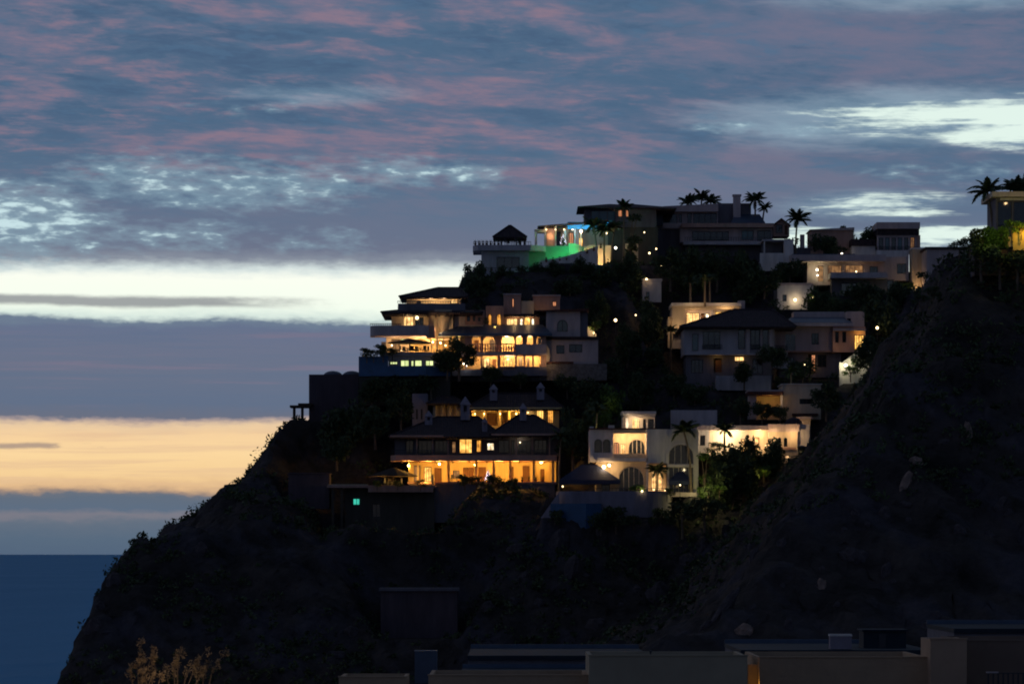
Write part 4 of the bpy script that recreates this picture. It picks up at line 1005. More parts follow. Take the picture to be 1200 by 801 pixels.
# ---- gazebo house at the top
h = House('gazebo_house', 'plain terrace block with railing and pots carrying a hip roofed gazebo', 'house', 580, 590, 318)
h.pad(545, 640, -2, 4, 322)
h.prism('terrace_slab', [(554, .5), (560, -1.2), (622, -1.2), (640, 1), (640, 8), (554, 8)], 287.6, 294, GREY)
h.wwall(564, 294.1, 620, 322, 0, .3, [(582, 301, 609, 314, 'r', GLASS, 3, 1)], GREY); body(h, 564, 294.1, 620, 322, .31, 7, GREY)
h.rail(555, 622, 283.8, 287.5, -1.0, 24)
h.prism('lower_terrace', [(545, 0), (552, -2), (590, -2.2), (590, 2), (545, 2)], 318.5, 328, GREY); h.rail(546, 588, 314.8, 318.4, -1.8, 16)
h.hip('gazebo_roof', 577.5, 617.5, 277.6, 262.5, 597, 598.2, 0, 5.2, TILED)
for x in (586.5, 608.5, 613.8):
    for d in (.5, 4.5): h.box('gazebo_post', x, 278.5, x + 2.2, 287.5, d, d + .3, WOOD)

# ---- party house: pavilion, coloured lights, dark upper storey
h = House('party_house', 'hilltop house with lit pavilion, blue wall panel and green glow', 'house', 582, 680, 310)
h.pad(622, 775, -3, 4.5, 311)
# pavilion
h.mk('pavilion_roof', MB().prism([(h.X(630), 0), (h.X(690), 0), (h.X(713), 1), (h.X(713), 9), (h.X(630), 9)], [h.Zz(266.2), h.Zz(262), h.Zz(259.6), h.Zz(259.6), h.Zz(266.2)], [h.Zz(264.6), h.Zz(259.4), h.Zz(256.8), h.Zz(256.8), h.Zz(264.6)]), TILED)
h.box('pavilion_back', 638, 262, 713, 291, 3.6, 3.9, SALMON)
h.box('blue_panel', 665, 259.5, 713, 268, .9, 1.0, mat('blue_glow_panel', (.10, .42, .70), .6, .06, .6))  # blue of the wall's lighting is partly put into the panel colour
for x in (665, 678, 690, 702): light(h.w(x, 270.2, -.4), 22, (.05, .50, 1.0), .1)
light(h.w(704, 266.5, 1.2), 5, (.03, .6, .7), .1)
for x, w_ in ((638.5, 1.6), (650.3, 1.6), (661.5, 1.4), (673, 1.4), (680, 1.4)): h.box('column', x, 264 if x < 660 else 268.1, x + w_, 288, .3, .6, WHITE)
for x0, x1 in ((641, 650), (663.5, 667), (674.5, 679)): h.box('curtain', x0, 266, x1, 288, 1.8, 1.95, SALMON)
h.win(652.5, 269, 657.5, 288, 3.45, GLASS, 'r', 1, 1); h.win(664.5, 270, 673, 287, 3.45, G_PINK, 'r', 3, 1); h.win(675, 276, 684, 287, 3.45, G_GOLD, 'r', 3, 1)
h.box('side_frame', 626.5, 268.4, 640, 271, .2, 4, GREY); h.box('side_frame_post', 626.7, 271.1, 629.5, 288, .3, 1, WHITE)
for x in (640.3, 650.9, 661, 671): h.lamp(x, 269, -.1, 7, AL, .13)
h.lamp(681, 270.8, .4, 26, AL, .28); light(h.w(645, 275, 1.2), 14, AL, .12)
h.prism('green_wall', [(600, 1), (640, -.6), (666, -1.0), (666, 6), (600, 6)], 288.5, 312, mat('green_glow_render', (.35, .5, .38), .8, .1, .6))  # green of the lamps is partly put into the wall colour
h.prism('green_bay', [(666.2, -1.2), (678, -1.0), (684, 1), (684, 4), (666.2, 4)], [285.5, 286.5, 289, 289, 285.5], 306, mat('green_glow_render', (.35, .5, .38)))
light(h.w(656, 303, -2.4), 26, (.01, 1, .20), .2); light(h.w(672, 291, -3.0), 60, (.02, 1, .35), .15); light(h.w(678, 297, -2.6), 10, (.02, 1, .35), .15)
# curved white wall stepping down, with lit end
fp = [(632, -3.6), (650, -4.2), (668, -4.2), (684, -3.8), (700, -3.0)]
h.mk('curved_wall', MB().prism([(h.X(p), d) for p, d in band(fp, .35)], h.Zz(318), [h.Zz(v) for v in (307, 305.5, 302, 296, 290, 290, 296, 302, 305.5, 307)]), WHITE)
h.box('lit_wall', 688.5, 287.5, 716, 312, 0, .3, CREAM); h.box('lit_wall_side', 684.2, 289, 688.4, 312, -.4, 3, CREAM)
light(h.w(693, 307, -1.6), 60, AL, .12); light(h.w(705, 306, -1.4), 60, AL, .12); h.lamp(721.4, 290.8, -.6, 8, WL, .24, B_WHITE)
light(h.w(738, 304, -1.6), 16, OL, .12); h.box('side_lit_wall', 733, 285, 748, 312, .5, .8, CREAM)
h.lamp(711, 273.5, -.3, 4, AL, .15); h.lamp(719, 272.5, 0, 2.5, AL, .12); h.lamp(755, 272.5, -.5, 2.5, AL, .13)
# upper storey
h.mk('upper_roof', MB().add([(h.X(677), 1, h.Zz(241)), (h.X(793), 1, h.Zz(243)), (h.X(793), 13, h.Zz(241)), (h.X(677), 13, h.Zz(241)), (h.X(716), 7, h.Zz(234)), (h.X(770), 7, h.Zz(236.5)),
     (h.X(677), 1, h.Zz(242.6)), (h.X(793), 1, h.Zz(244.6)), (h.X(793), 13, h.Zz(242.6)), (h.X(677), 13, h.Zz(242.6))], [(0, 1, 5, 4), (1, 2, 5), (2, 3, 4, 5), (3, 0, 4), (0, 6, 7, 1), (1, 7, 8, 2), (2, 8, 9, 3), (3, 9, 6, 0), (6, 9, 8, 7)]), TILED)
h.wwall(685.5, 242.7, 770, 264, 3, .3, [(693, 244.5, 722, 259, 'r', TEALG, 3, 1), (725, 243.8, 730, 252, 'r', G_PINK, 1, 1), (734, 243.8, 737.4, 252, 'r', G_PINK, 1, 1)], DGREY, 'upper_wall'); body(h, 685.5, 242.7, 770, 264, 3.31, 12, DGREY)
h.box('teal_band', 691, 256.5, 718, 264, 2.2, 2.9, mat('teal_painted_band', (.06, .30, .33), .6, .1, .8)); h.box('white_band', 715, 264.1, 731, 266.6, 2.0, 2.9, WHITE)
h.box('lower_wall', 713.2, 264.1, 772, 322, 3.05, 9, OLIVE); h.box('base_wall', 600, 312.1, 716, 335, .6, 5, DGREY)

# ---- modern house on the near ridge
h = House('ridge_house', 'modern flat roofed house on the near ridge above a lit hedge', 'house', 437, 1185, 285)
h.pad(1160, 1260, -1, 14, 286)
h.box('roof_slab', 1161, 225.5, 1262, 231.5, -1.2, 9, CREAM)
h.wwall(1167, 231.6, 1255, 290, 0, .3, [(1169, 236, 1186, 266, 'r', GLASS, 1, 1), (1187.5, 236, 1206, 266, 'r', GLASS, 1, 1), (1209, 236, 1236, 266, 'r', GLASS, 2, 1)], DGREY); body(h, 1167, 231.6, 1255, 290, .31, 8, DGREY)
h.box('clerestory', 1172, 232, 1200, 234.6, -.12, -.005, WHITE)
h.prism('planter_wall', [(1140, -3.2), (1182, -3.4), (1182, -3.0), (1140, -2.9)], 280.5, 292, MAUVE); h.box('base_wall', 1138, 286, 1262, 325, -3.1, 2, DMAUVE)
h.box('yellow_wall', 1182.2, 268, 1255, 296, -3.6, -3.2, OCHRE)
light(h.w(1196, 276, -4.8), 50, (1, .62, .06), .15)
for x, y in ((1148, 277), (1160, 274), (1174, 273)): light(h.w(x, y, -7.2), 13, (.80, .95, .16), .12)
light(h.w(1190, 262, -5.4), 10, (.85, .95, .18), .12)
light(h.w(1185, 233.5, -4.5), 16, AL, .15)

# ---- flat roofs at the foot of the picture
def front_block(label, Y, x0, x1, y0, y1, dep, m, roof=True, wins=()):
    h = House('flat_roof_building', label, 'building', Y, (x0 + x1) / 2, y1, 'flat roofed buildings at the foot of the hill')
    k = h.k; X0, X1, Z1 = h.X(x0), h.X(x1), h.Zz(y0); Z0 = -26.0 + 0
    h.wwall(x0, y0, x1, y1 + 160, 0, .3, list(wins), m, 'front_wall')
    h.mk('side_walls', MB().box(X0, .31, h.Zz(y1 + 160), X0 + .25, dep, Z1).box(X1 - .25, .31, h.Zz(y1 + 160), X1, dep, Z1).box(X0 + .25, dep - .25, h.Zz(y1 + 160), X1 - .25, dep, Z1), m)
    h.mk('roof', MB().box(X0 + .26, .31, Z1 - .8, X1 - .26, dep - .26, Z1 - .55), FLATROOF)
    h.mk('coping', MB().box(X0 - .06, -.06, Z1 + .003, X1 + .06, .34, Z1 + .08), m)
    return h


WARM_SAND = mat('glow_sand_render', (.46, .31, .19), .9, .15, .25, bump=.15, bscale=3)  # warm glow of the street lighting is put into this colour
front_block('lowest sandy parapet corner at the bottom edge', 252, 397, 476, 793, 801, 8, WARM_SAND)
front_block('low sandy parapet running beneath the small blue box', 252, 502, 690, 791, 801, 12, WARM_SAND)
front_block('tall greenish plain parapet block in the bottom row', 250, 690.4, 876, 768, 801, 12, mat('olive_render', (.38, .31, .21), .9, .15, .25))
front_block('long brown parapet wall right of the lit slot', 254, 890, 1090, 770, 801, 16, WARM_SAND)
front_block('sandy stair tower standing taller than the roofs beside it', 252, 1090.4, 1133, 748.5, 801, 6, mat('pale_sand_render', (.44, .29, .19), .9, .15, .25))
front_block('dark brown building behind the railing at the corner', 256, 1133.4, 1330, 750.5, 801, 16, mat('dark_brown_render', (.22, .15, .11), .9, .15, .25))
h = House('lit_slot', 'narrow warm lit wall strip between the two parapets', 'wall', 256, 883, 801); h.box('panel', 876.5, 778, 889.6, 880, 0, .5, WARM_SAND); light(h.w(883, 800, -1.5), 3.2, OL, .1)
for lab, Y, x0, x1, y0, y1, dep in (('long blue grey roof deck behind the greenish block', 285, 548, 760, 758.5, 793, 22), ('wide blue roof deck behind the long brown parapet', 290, 868, 1092, 752, 772, 22), ('highest blue roof deck at the picture edge', 300, 1118, 1340, 727, 752, 20), ('low blue roof behind the low sandy parapet', 275, 540, 692, 778, 793, 10)):
    h = House('roof_deck', lab, 'roof', Y, (x0 + x1) / 2, y1)
    h.box('deck', x0, y0 + 9, x1, y0 + 14, 0, dep, FLATROOF); h.box('upstand', x0, y0 + 4, x1, y0 + 8.9, dep - .3, dep, BLUEROOF); h.box('wall', x0 + .5, y0 + 14.1, x1 - .5, y1 + 160, .3, dep - .3, DGREY)
h = House('roof_box', 'small ribbed blue box on the roofs by the low parapet', 'water tank', 268, 499, 792); h.box('tank', 486, 763, 512, 800, 0, 1.5, BLUEROOF)
for i in range(5): h.box('rib', 487.5 + i * 5, 763.4, 489 + i * 5, 800, -.06, -.002, BLUEROOF)
h.box('lid', 485.4, 761.8, 512.6, 762.9, -.05, 1.55, BLUEROOF)
h = House('roof_kiosk', 'little white cube on the blue roof deck', 'roof box', 292, 985, 752); h.box('cube', 973, 745, 998, 760, 0, 1.4, TERR); h.box('lid', 972.4, 742.6, 998.6, 744.9, -.05, 1.45, WHITE)
h = House('roof_hut', 'bluish stair hut rising from the far roof deck', 'roof hut', 296, 1035, 752); h.box('hut', 1012, 739, 1062, 764, 0, 4, FLATROOF); h.box('hut_roof', 1010, 737, 1064, 738.9, -.2, 4.2, FLATROOF); h.box('door', 1030, 742, 1038, 760, -.05, -.002, METAL)
h = House('roof_railing', 'dark railing frame before the dark brown corner building', 'railing', 250, 1180, 801); h.rail(1158, 1240, 788, 830, 0, 14, METAL, .05); h.box('cap', 1156, 786.4, 1170, 788, -.1, .3, MAUVE)
h = House('roof_pipe', 'thin vent pipe standing on the greenish parapet block', 'vent pipe', 251, 763, 768); h.mk('pipe', MB().tube([h.P(763, 775, 1), h.P(763, 764, 1)], .05), METAL); h.mk('cowl', MB().lathe([(.06, 0), (.1, .05), (.1, .12), (.03, .18)], h.P(763, 764.4, 1), 8), METAL)

# ------------------------------------------------------------------ the ground: one sheet from the near valley to the headland
def py_of(Yarr, xs, ys): return np.interp(Yarr, xs, ys)


def ground_raw(x, y):
    """Height above the sea of the bare hillside at x, y (arrays)."""
    fp_ = np.interp(y, [300, 400, 440, 465, 480, 494, 500, 512, 522, 530, 541, 551, 560, 570, 580, 592, 602, 625, 660, 760],
                    [1100, 1000, 880, 785, 700, 622, 598, 574, 520, 480, 440, 400, 355, 318, 300, 282, 272, 272, 340, 800])
    front = HC + (HZ - fp_) * np.minimum(y, 620) / F
    xr = x * F / 522 + 600
    cp = np.interp(xr, [-100, 20, 108, 118, 135, 148, 158, 168, 185, 218, 255, 298, 326, 340, 362, 420, 440, 480, 540, 600, 680, 780, 900, 1000, 1100, 1250, 1500],
                   [1300, 960, 830, 801, 745, 700, 676, 652, 632, 608, 582, 543, 508, 494, 490, 462, 446, 400, 345, 312, 300, 284, 290, 298, 312, 320, 380])
    capz = HC + (HZ - cp) * np.interp(cp, [285, 330, 440, 650], [598, 578, 545, 525]) / F
    k = 3.0
    hh = np.clip(.5 + .5 * (front - capz) / k, 0, 1)
    h1 = front * (1 - hh) + capz * hh - k * hh * (1 - hh)
    f2 = np.interp(y, [150, 260, 320, 350, 385, 410, 430, 450, 470, 520, 600], [1500, 1150, 990, 860, 660, 480, 330, 285, 300, 560, 1200])
    front2 = HC + (HZ - f2) * y / F
    xr2 = x * F / 432 + 600
    c2 = np.interp(xr2, [300, 450, 560, 640, 800, 872, 915, 948, 978, 1006, 1034, 1060, 1086, 1102, 1114, 1124, 1130, 1136, 1200, 1300, 1500],
                   [1300, 950, 830, 785, 715, 640, 585, 562, 522, 486, 455, 425, 382, 366, 348, 326, 300, 291, 286, 280, 300])
    cap2 = HC + (HZ - c2) * 432 / F
    hh = np.clip(.5 + .5 * (front2 - cap2) / k, 0, 1)
    h2 = front2 * (1 - hh) + cap2 * hh - k * hh * (1 - hh)
    fl = np.interp(x, [-130, -75, -50, 200], [-30, -12, 22, 24]) - np.clip((y - 420) * .15, 0, 20)
    return np.maximum(np.maximum(h1, h2), fl)


def rough(x, y, h, lo=1.0):
    out = np.empty(len(x))
    fr = mn.multi_fractal; rf = mn.ridged_multi_fractal
    for i in range(len(x)):
        p = Vector((x[i] * .11, y[i] * .11, h[i] * .11))
        q = Vector((x[i] * .035 + 5, y[i] * .035, h[i] * .05))
        rib = Vector((x[i] * .16 + y[i] * .07, y[i] * .02, 4.4))
        out[i] = (fr(p, .9, 2.1, 5) - 1.0) * 1.3 + (rf(q, 1.0, 2.1, 4, 1.0, 2.0) - 1.2) * 1.2 + (rf(rib, .9, 2.2, 4, 1.0, 2.0) - 1.2) * 1.25
    return out


ys_ = np.concatenate([np.arange(-60, 300, 9.0), np.arange(300, 390, 1.4), np.arange(390, 640, .62), np.arange(640, 770, 5.0)])
xs_ = np.concatenate([np.arange(-190, -72, 3.0), np.arange(-72, 76, .55), np.arange(76, 260, 4.0)])
GX, GY = np.meshgrid(xs_, ys_)
gx = GX.ravel(); gy = GY.ravel()
gz0 = ground_raw(gx, gy)
gz = gz0 + rough(gx, gy, gz0)


def apply_pads(x, y, z):
    z = z.copy()
    for mode in (0, 1):
        for (p0, p1, y0, y1, py) in PADS:
            ym = (y0 + y1) / 2; x0 = (p0 - 600) * y0 / F; x1 = (p1 - 600) * y0 / F; zp = HC + (HZ - py) * y0 / F
            dx = np.maximum(np.maximum(x0 - x, x - x1), 0); dy_ = np.maximum(np.maximum(y0 - (14 if mode else 0) - y, y - y1), 0)
            d = np.hypot(dx, dy_)
            if mode == 0: z = np.maximum(z, np.where(d < 6, zp - .25 - d * 2.2, -1e3))
            else: z = np.minimum(z, zp - .25 + d * 1.6 + np.where(d > 0, 0, 0))
    return z


gz = apply_pads(gx, gy, gz)
nx_, ny_ = len(xs_), len(ys_)
# sideways roughness, so that the steep flanks break into ledges
jit = np.clip((gz0 - 6) / 10, 0, 1) * .35
verts = np.stack([gx + rng.normal(0, 1, len(gx)) * jit * .5, gy + rng.normal(0, 1, len(gx)) * jit * .5, gz], 1)
idx = np.arange(nx_ * ny_).reshape(ny_, nx_)
quads = np.stack([idx[:-1, :-1].ravel(), idx[:-1, 1:].ravel(), idx[1:, 1:].ravel(), idx[1:, :-1].ravel()], 1)


def np_mesh(name, v, f):
    """Fast mesh from arrays; f is an (n, k) array of vertex numbers."""
    m = bpy.data.meshes.new(name); n, k = f.shape
    m.vertices.add(len(v)); m.vertices.foreach_set('co', v.astype(np.float32).ravel())
    m.loops.add(n * k); m.loops.foreach_set('vertex_index', f.astype(np.int32).ravel())
    m.polygons.add(n); m.polygons.foreach_set('loop_start', np.arange(0, n * k, k, dtype=np.int32))
    m.update(); m.validate(); return m


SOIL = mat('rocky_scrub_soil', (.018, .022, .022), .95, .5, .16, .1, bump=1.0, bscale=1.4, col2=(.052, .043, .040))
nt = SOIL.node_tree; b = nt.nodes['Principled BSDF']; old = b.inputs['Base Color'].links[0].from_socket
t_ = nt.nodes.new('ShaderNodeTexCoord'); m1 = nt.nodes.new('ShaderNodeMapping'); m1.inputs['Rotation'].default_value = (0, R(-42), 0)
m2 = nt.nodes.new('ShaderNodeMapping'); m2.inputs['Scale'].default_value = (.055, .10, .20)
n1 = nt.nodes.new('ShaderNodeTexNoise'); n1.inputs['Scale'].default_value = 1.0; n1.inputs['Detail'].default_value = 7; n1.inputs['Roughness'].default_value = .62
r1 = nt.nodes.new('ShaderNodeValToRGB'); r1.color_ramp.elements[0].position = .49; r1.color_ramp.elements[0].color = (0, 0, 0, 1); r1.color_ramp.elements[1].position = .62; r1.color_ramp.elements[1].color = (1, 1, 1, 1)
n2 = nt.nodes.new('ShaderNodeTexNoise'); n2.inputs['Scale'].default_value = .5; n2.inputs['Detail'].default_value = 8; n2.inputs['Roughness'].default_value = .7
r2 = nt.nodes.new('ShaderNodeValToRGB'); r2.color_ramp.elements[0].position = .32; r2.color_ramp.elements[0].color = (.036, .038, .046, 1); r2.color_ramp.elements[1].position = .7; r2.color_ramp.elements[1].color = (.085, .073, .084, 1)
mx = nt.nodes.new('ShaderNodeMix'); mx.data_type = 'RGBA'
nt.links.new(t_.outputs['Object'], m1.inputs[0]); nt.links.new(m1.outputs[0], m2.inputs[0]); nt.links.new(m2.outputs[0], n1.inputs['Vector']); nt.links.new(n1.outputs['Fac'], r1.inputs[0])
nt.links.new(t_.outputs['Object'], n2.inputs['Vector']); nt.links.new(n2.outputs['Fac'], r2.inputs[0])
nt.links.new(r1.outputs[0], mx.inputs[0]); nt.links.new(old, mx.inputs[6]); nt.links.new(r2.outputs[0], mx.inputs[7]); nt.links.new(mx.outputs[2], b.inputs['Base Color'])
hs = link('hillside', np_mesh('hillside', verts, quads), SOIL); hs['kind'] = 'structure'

sea_m = bpy.data.materials.new('sea_water'); sea_m.use_nodes = True
nt = sea_m.node_tree; b = nt.nodes['Principled BSDF']
b.inputs['Base Color'].default_value = (.05, .30, .56, 1); b.inputs['Roughness'].default_value = .6; b.inputs['IOR'].default_value = 1.33
b.inputs['Specular IOR Level'].default_value = .03
t_ = nt.nodes.new('ShaderNodeTexCoord'); mp = nt.nodes.new('ShaderNodeMapping'); mp.inputs['Scale'].default_value = (.02, .008, .02)
nn = nt.nodes.new('ShaderNodeTexNoise'); nn.inputs['Scale'].default_value = 1.0; nn.inputs['Detail'].default_value = 9
bp = nt.nodes.new('ShaderNodeBump'); bp.inputs['Strength'].default_value = .6; bp.inputs['Distance'].default_value = 9.0
nt.links.new(t_.outputs['Object'], mp.inputs[0]); nt.links.new(mp.outputs[0], nn.inputs['Vector']); nt.links.new(nn.outputs['Fac'], bp.inputs['Height']); nt.links.new(bp.outputs[0], b.inputs['Normal'])
n3 = nt.nodes.new('ShaderNodeTexNoise'); n3.inputs['Scale'].default_value = 1.0; n3.inputs['Detail'].default_value = 5
m3 = nt.nodes.new('ShaderNodeMapping'); m3.inputs['Scale'].default_value = (.006, .0012, .01); r3 = nt.nodes.new('ShaderNodeValToRGB')
r3.color_ramp.elements[0].position = .3; r3.color_ramp.elements[0].color = (.055, .32, .56, 1); r3.color_ramp.elements[1].position = .7; r3.color_ramp.elements[1].color = (.085, .37, .62, 1)
nt.links.new(t_.outputs['Object'], m3.inputs[0]); nt.links.new(m3.outputs[0], n3.inputs['Vector']); nt.links.new(n3.outputs['Fac'], r3.inputs[0]); nt.links.new(r3.outputs[0], b.inputs['Base Color'])
sm = MB(); sm.add([(150000 * math.cos(a), 150000 * math.sin(a), 0) for a in np.linspace(0, 2 * math.pi, 96, endpoint=False)], [tuple(range(96))])
sea = link('sea', sm.mesh('sea'), sea_m); sea['kind'] = 'structure'


def gheight(x, y):
    """Ground height at one point, read from the sheet."""
    i = int(np.clip(np.searchsorted(xs_, x) - 1, 0, nx_ - 2)); j = int(np.clip(np.searchsorted(ys_, y) - 1, 0, ny_ - 2))
    u = (x - xs_[i]) / (xs_[i + 1] - xs_[i]); v = (y - ys_[j]) / (ys_[j + 1] - ys_[j]); Z = gz.reshape(ny_, nx_)
    return float((Z[j, i] * (1 - u) + Z[j, i + 1] * u) * (1 - v) + (Z[j + 1, i] * (1 - u) + Z[j + 1, i + 1] * u) * v)


def ghv(x, y):
    i = np.clip(np.searchsorted(xs_, x) - 1, 0, nx_ - 2); j = np.clip(np.searchsorted(ys_, y) - 1, 0, ny_ - 2)
    return gz.reshape(ny_, nx_)[j, i]


# ------------------------------------------------------------------ scrub that nobody could count: leaf clumps all over the slopes
def leaf_cloud(cent, rad, n, size, flat=.8):
    """n small leaf triangles pairs round each centre; returns vertex and quad arrays."""
    c = np.repeat(cent, n, 0); r = np.repeat(rad, n)
    d = rng.normal(0, 1, (len(c), 3)); d /= np.linalg.norm(d, axis=1)[:, None]
    q = rng.random(len(c)) ** .45
    p = c + d * (r * q)[:, None] * np.array([1, 1, flat])
    a = rng.normal(0, 1, (len(c), 3)); a /= np.linalg.norm(a, axis=1)[:, None]
    b_ = np.cross(a, rng.normal(0, 1, (len(c), 3))); b_ /= np.linalg.norm(b_, axis=1)[:, None] + 1e-9
    s_ = (size * (.55 + .9 * rng.random(len(c))))[:, None] if np.isscalar(size) else (np.repeat(size, n) * (.55 + .9 * rng.random(len(c))))[:, None]
    v = np.stack([p - a * s_, p + b_ * s_ * .45, p + a * s_, p - b_ * s_ * .45], 1).reshape(-1, 3)
    f = np.arange(len(v)).reshape(-1, 4)
    return v, f


N = 6500
bx = rng.uniform(-72, 74, N * 3); by = rng.uniform(395, 615, N * 3)
hz_ = ghv(bx, by)
pt = (mn_ := np.array([mn.noise(Vector((x_ * .06, y_ * .06, 3.0))) for x_, y_ in zip(bx, by)]))
keep = (hz_ > 8) & (pt > -.12 + rng.normal(0, .15, len(bx)))
for (p0, p1, y0, y1, py) in PADS:
    px_ = bx / by * F + 600; keep &= ~((px_ > p0 - 3) & (px_ < p1 + 3) & (by > y0 - 1.0) & (by < y1))
bx, by, hz_ = bx[keep][:N], by[keep][:N], hz_[keep][:N]
rad = rng.uniform(.35, 1.15, len(bx)) * np.where(rng.random(len(bx)) < .12, 1.35, 1)
v, f = leaf_cloud(np.stack([bx, by, hz_ + rad * .45], 1), rad, 26, .26)
scrub = link('scrub', np_mesh('scrub', v, f), LEAF); scrub['kind'] = 'stuff'

# ------------------------------------------------------------------ trees, palms, shrubs


def crown_mesh(seed, H, W, n=11, per=70, size=.24, low=.35):
    global rng
    keep_r = rng; rng = np.random.default_rng(seed)
    cs = []; rs = []
    for i in range(n):
        a = rng.uniform(0, 6.28); zz = rng.uniform(low, .92); rr = W * .5 * math.sqrt(max(.05, 1 - ((zz - .6) / .5) ** 2)) * rng.uniform(.25, .85)
        cs.append((rr * math.cos(a), rr * math.sin(a), H * zz)); rs.append(W * rng.uniform(.16, .27))
    v_, f_ = leaf_cloud(np.array(cs), np.array(rs), per, size, .8)
    rng = keep_r
    return np_mesh('crown', v_, f_), cs


def trunk_mesh(H, cs, r):
    mb = MB().tube([(0, 0, -1.0), (.06 * H * .3, .05, H * .25), (.02, -.05, H * .5)], [r * 1.3, r, r * .7], 7)
    for c in cs[:6]:
        mb.tube([(.02, -.02, H * .3), (c[0] * .5, c[1] * .5, (H * .35 + c[2]) * .5), c], [r * .6, r * .4, r * .12], 5)
    return mb.mesh('trunk')


VAR = {}
for i, (H, W, n, per, size, low) in enumerate(((5, 5.4, 16, 150, .23, .25), (6.5, 5.2, 17, 150, .24, .25), (4, 5.0, 15, 150, .22, .2), (8, 3.0, 14, 70, .22, .12), (2.2, 3.4, 9, 80, .17, .15))):
    cm, cs = crown_mesh(40 + i, H, W, n, per, size, low); VAR[i] = (H, cm, trunk_mesh(H, cs, .05 + H * .02))
MESHV = {}


def tree(px, py, Y, hpx, kind, label, leaf=LEAF, group=None, name=None, sink=True):
    H, cm, tm = VAR[kind]
    p = at(px, py, Y); g = gheight(p.x, p.y)
    cat = ('tree', 'tree', 'tree', 'cypress', 'shrub')[kind]
    t = thing(name or ('tree', 'tree', 'tree', 'cypress_tree', 'shrub')[kind], label, cat, (p.x, p.y, p.z), group, rng.uniform(0, 6.28))
    top = p.z + hpx * Y / F
    if g < p.z: t.location.z = g - .2 if p.z - g < (.8 if kind == 4 else 4) else p.z
    s_ = (top - t.location.z) / H
    key = (kind, leaf.name)
    if key not in MESHV:
        m = cm.copy(); m.materials.append(leaf); MESHV[key] = m
    wide = min(1.6, max(.75, (hpx * Y / F / H) / s_ * 1.1)) if s_ > 0 else 1
    for nm, me, ma in (('trunk', tm, BARK), ('crown', MESHV[key], None)):
        o = link(nm, me, ma, t); o.scale = (s_ * wide, s_ * wide, s_)
    return t


def frond_mesh(L, droop, seed):
    r_ = random.Random(seed); mb = MB(); pts = []
    for i in range(7):
        u = i / 6; pts.append(Vector((L * u * (1 - .15 * droop * u), 0, L * (.5 * u - droop * u * u * .75))))
    mb.tube(pts, [.05, .045, .04, .035, .03, .02, .01], 4)
    for i in range(16):
        u = .12 + .86 * i / 15; j = min(5, int(u * 6)); q = pts[j].lerp(pts[j + 1], u * 6 - j); d = (pts[j + 1] - pts[j]).normalized()
        ll = L * .30 * math.sin(math.pi * (.12 + .8 * u)) * r_.uniform(.8, 1.1)
        for sgn in (-1, 1):
            tip = q + Vector((d.x * .55, sgn * .75, d.z * .55 - .45 * r_.uniform(.5, 1.2))).normalized() * ll
            w = d * .085
            mb.add([q - w, q + w, tip], [(0, 1, 2)])
    return mb.mesh('frond')


FR = [frond_mesh(1.0, .75, 1), frond_mesh(1.0, 1.1, 2), frond_mesh(1.0, .45, 3)]
for m_ in FR: m_.materials.append(PALML)


def palm(px, py, Y, hpx, crown_px, label, n=13, lean=0.0, group=None, rt=.13):
    """py: foot row, hpx: height of the crown's heart, crown_px: reach of a frond."""
    p = at(px, py, Y); k = Y / F; H = hpx * k; L = crown_px * k * 1.25; n += 7
    t = thing('palm_tree', label, 'palm', p, group)
    g = gheight(p.x, p.y); zf = min(-.3, g - p.z - .3) if g > p.z - 6 else -.3
    pts = [(0, 0, zf), (lean * H * .15, 0, H * .35), (lean * H * .5, 0, H * .7), (lean * H, 0, H)]
    link('trunk', MB().tube(pts, [rt * 1.5, rt * 1.1, rt, rt * .95], 8).mesh('trunk'), PALMB, t)
    for i in range(n):
        o = link('frond', FR[i % 3], None, t, (lean * H, 0, H))
        o.rotation_euler = (0, rng.uniform(-.75, .35) if i % 3 else rng.uniform(-1.0, -.3), 2.399 * i + rng.uniform(-.2, .2)); s_ = L * rng.uniform(.85, 1.12); o.scale = (s_, s_ * .9, s_)
    return t


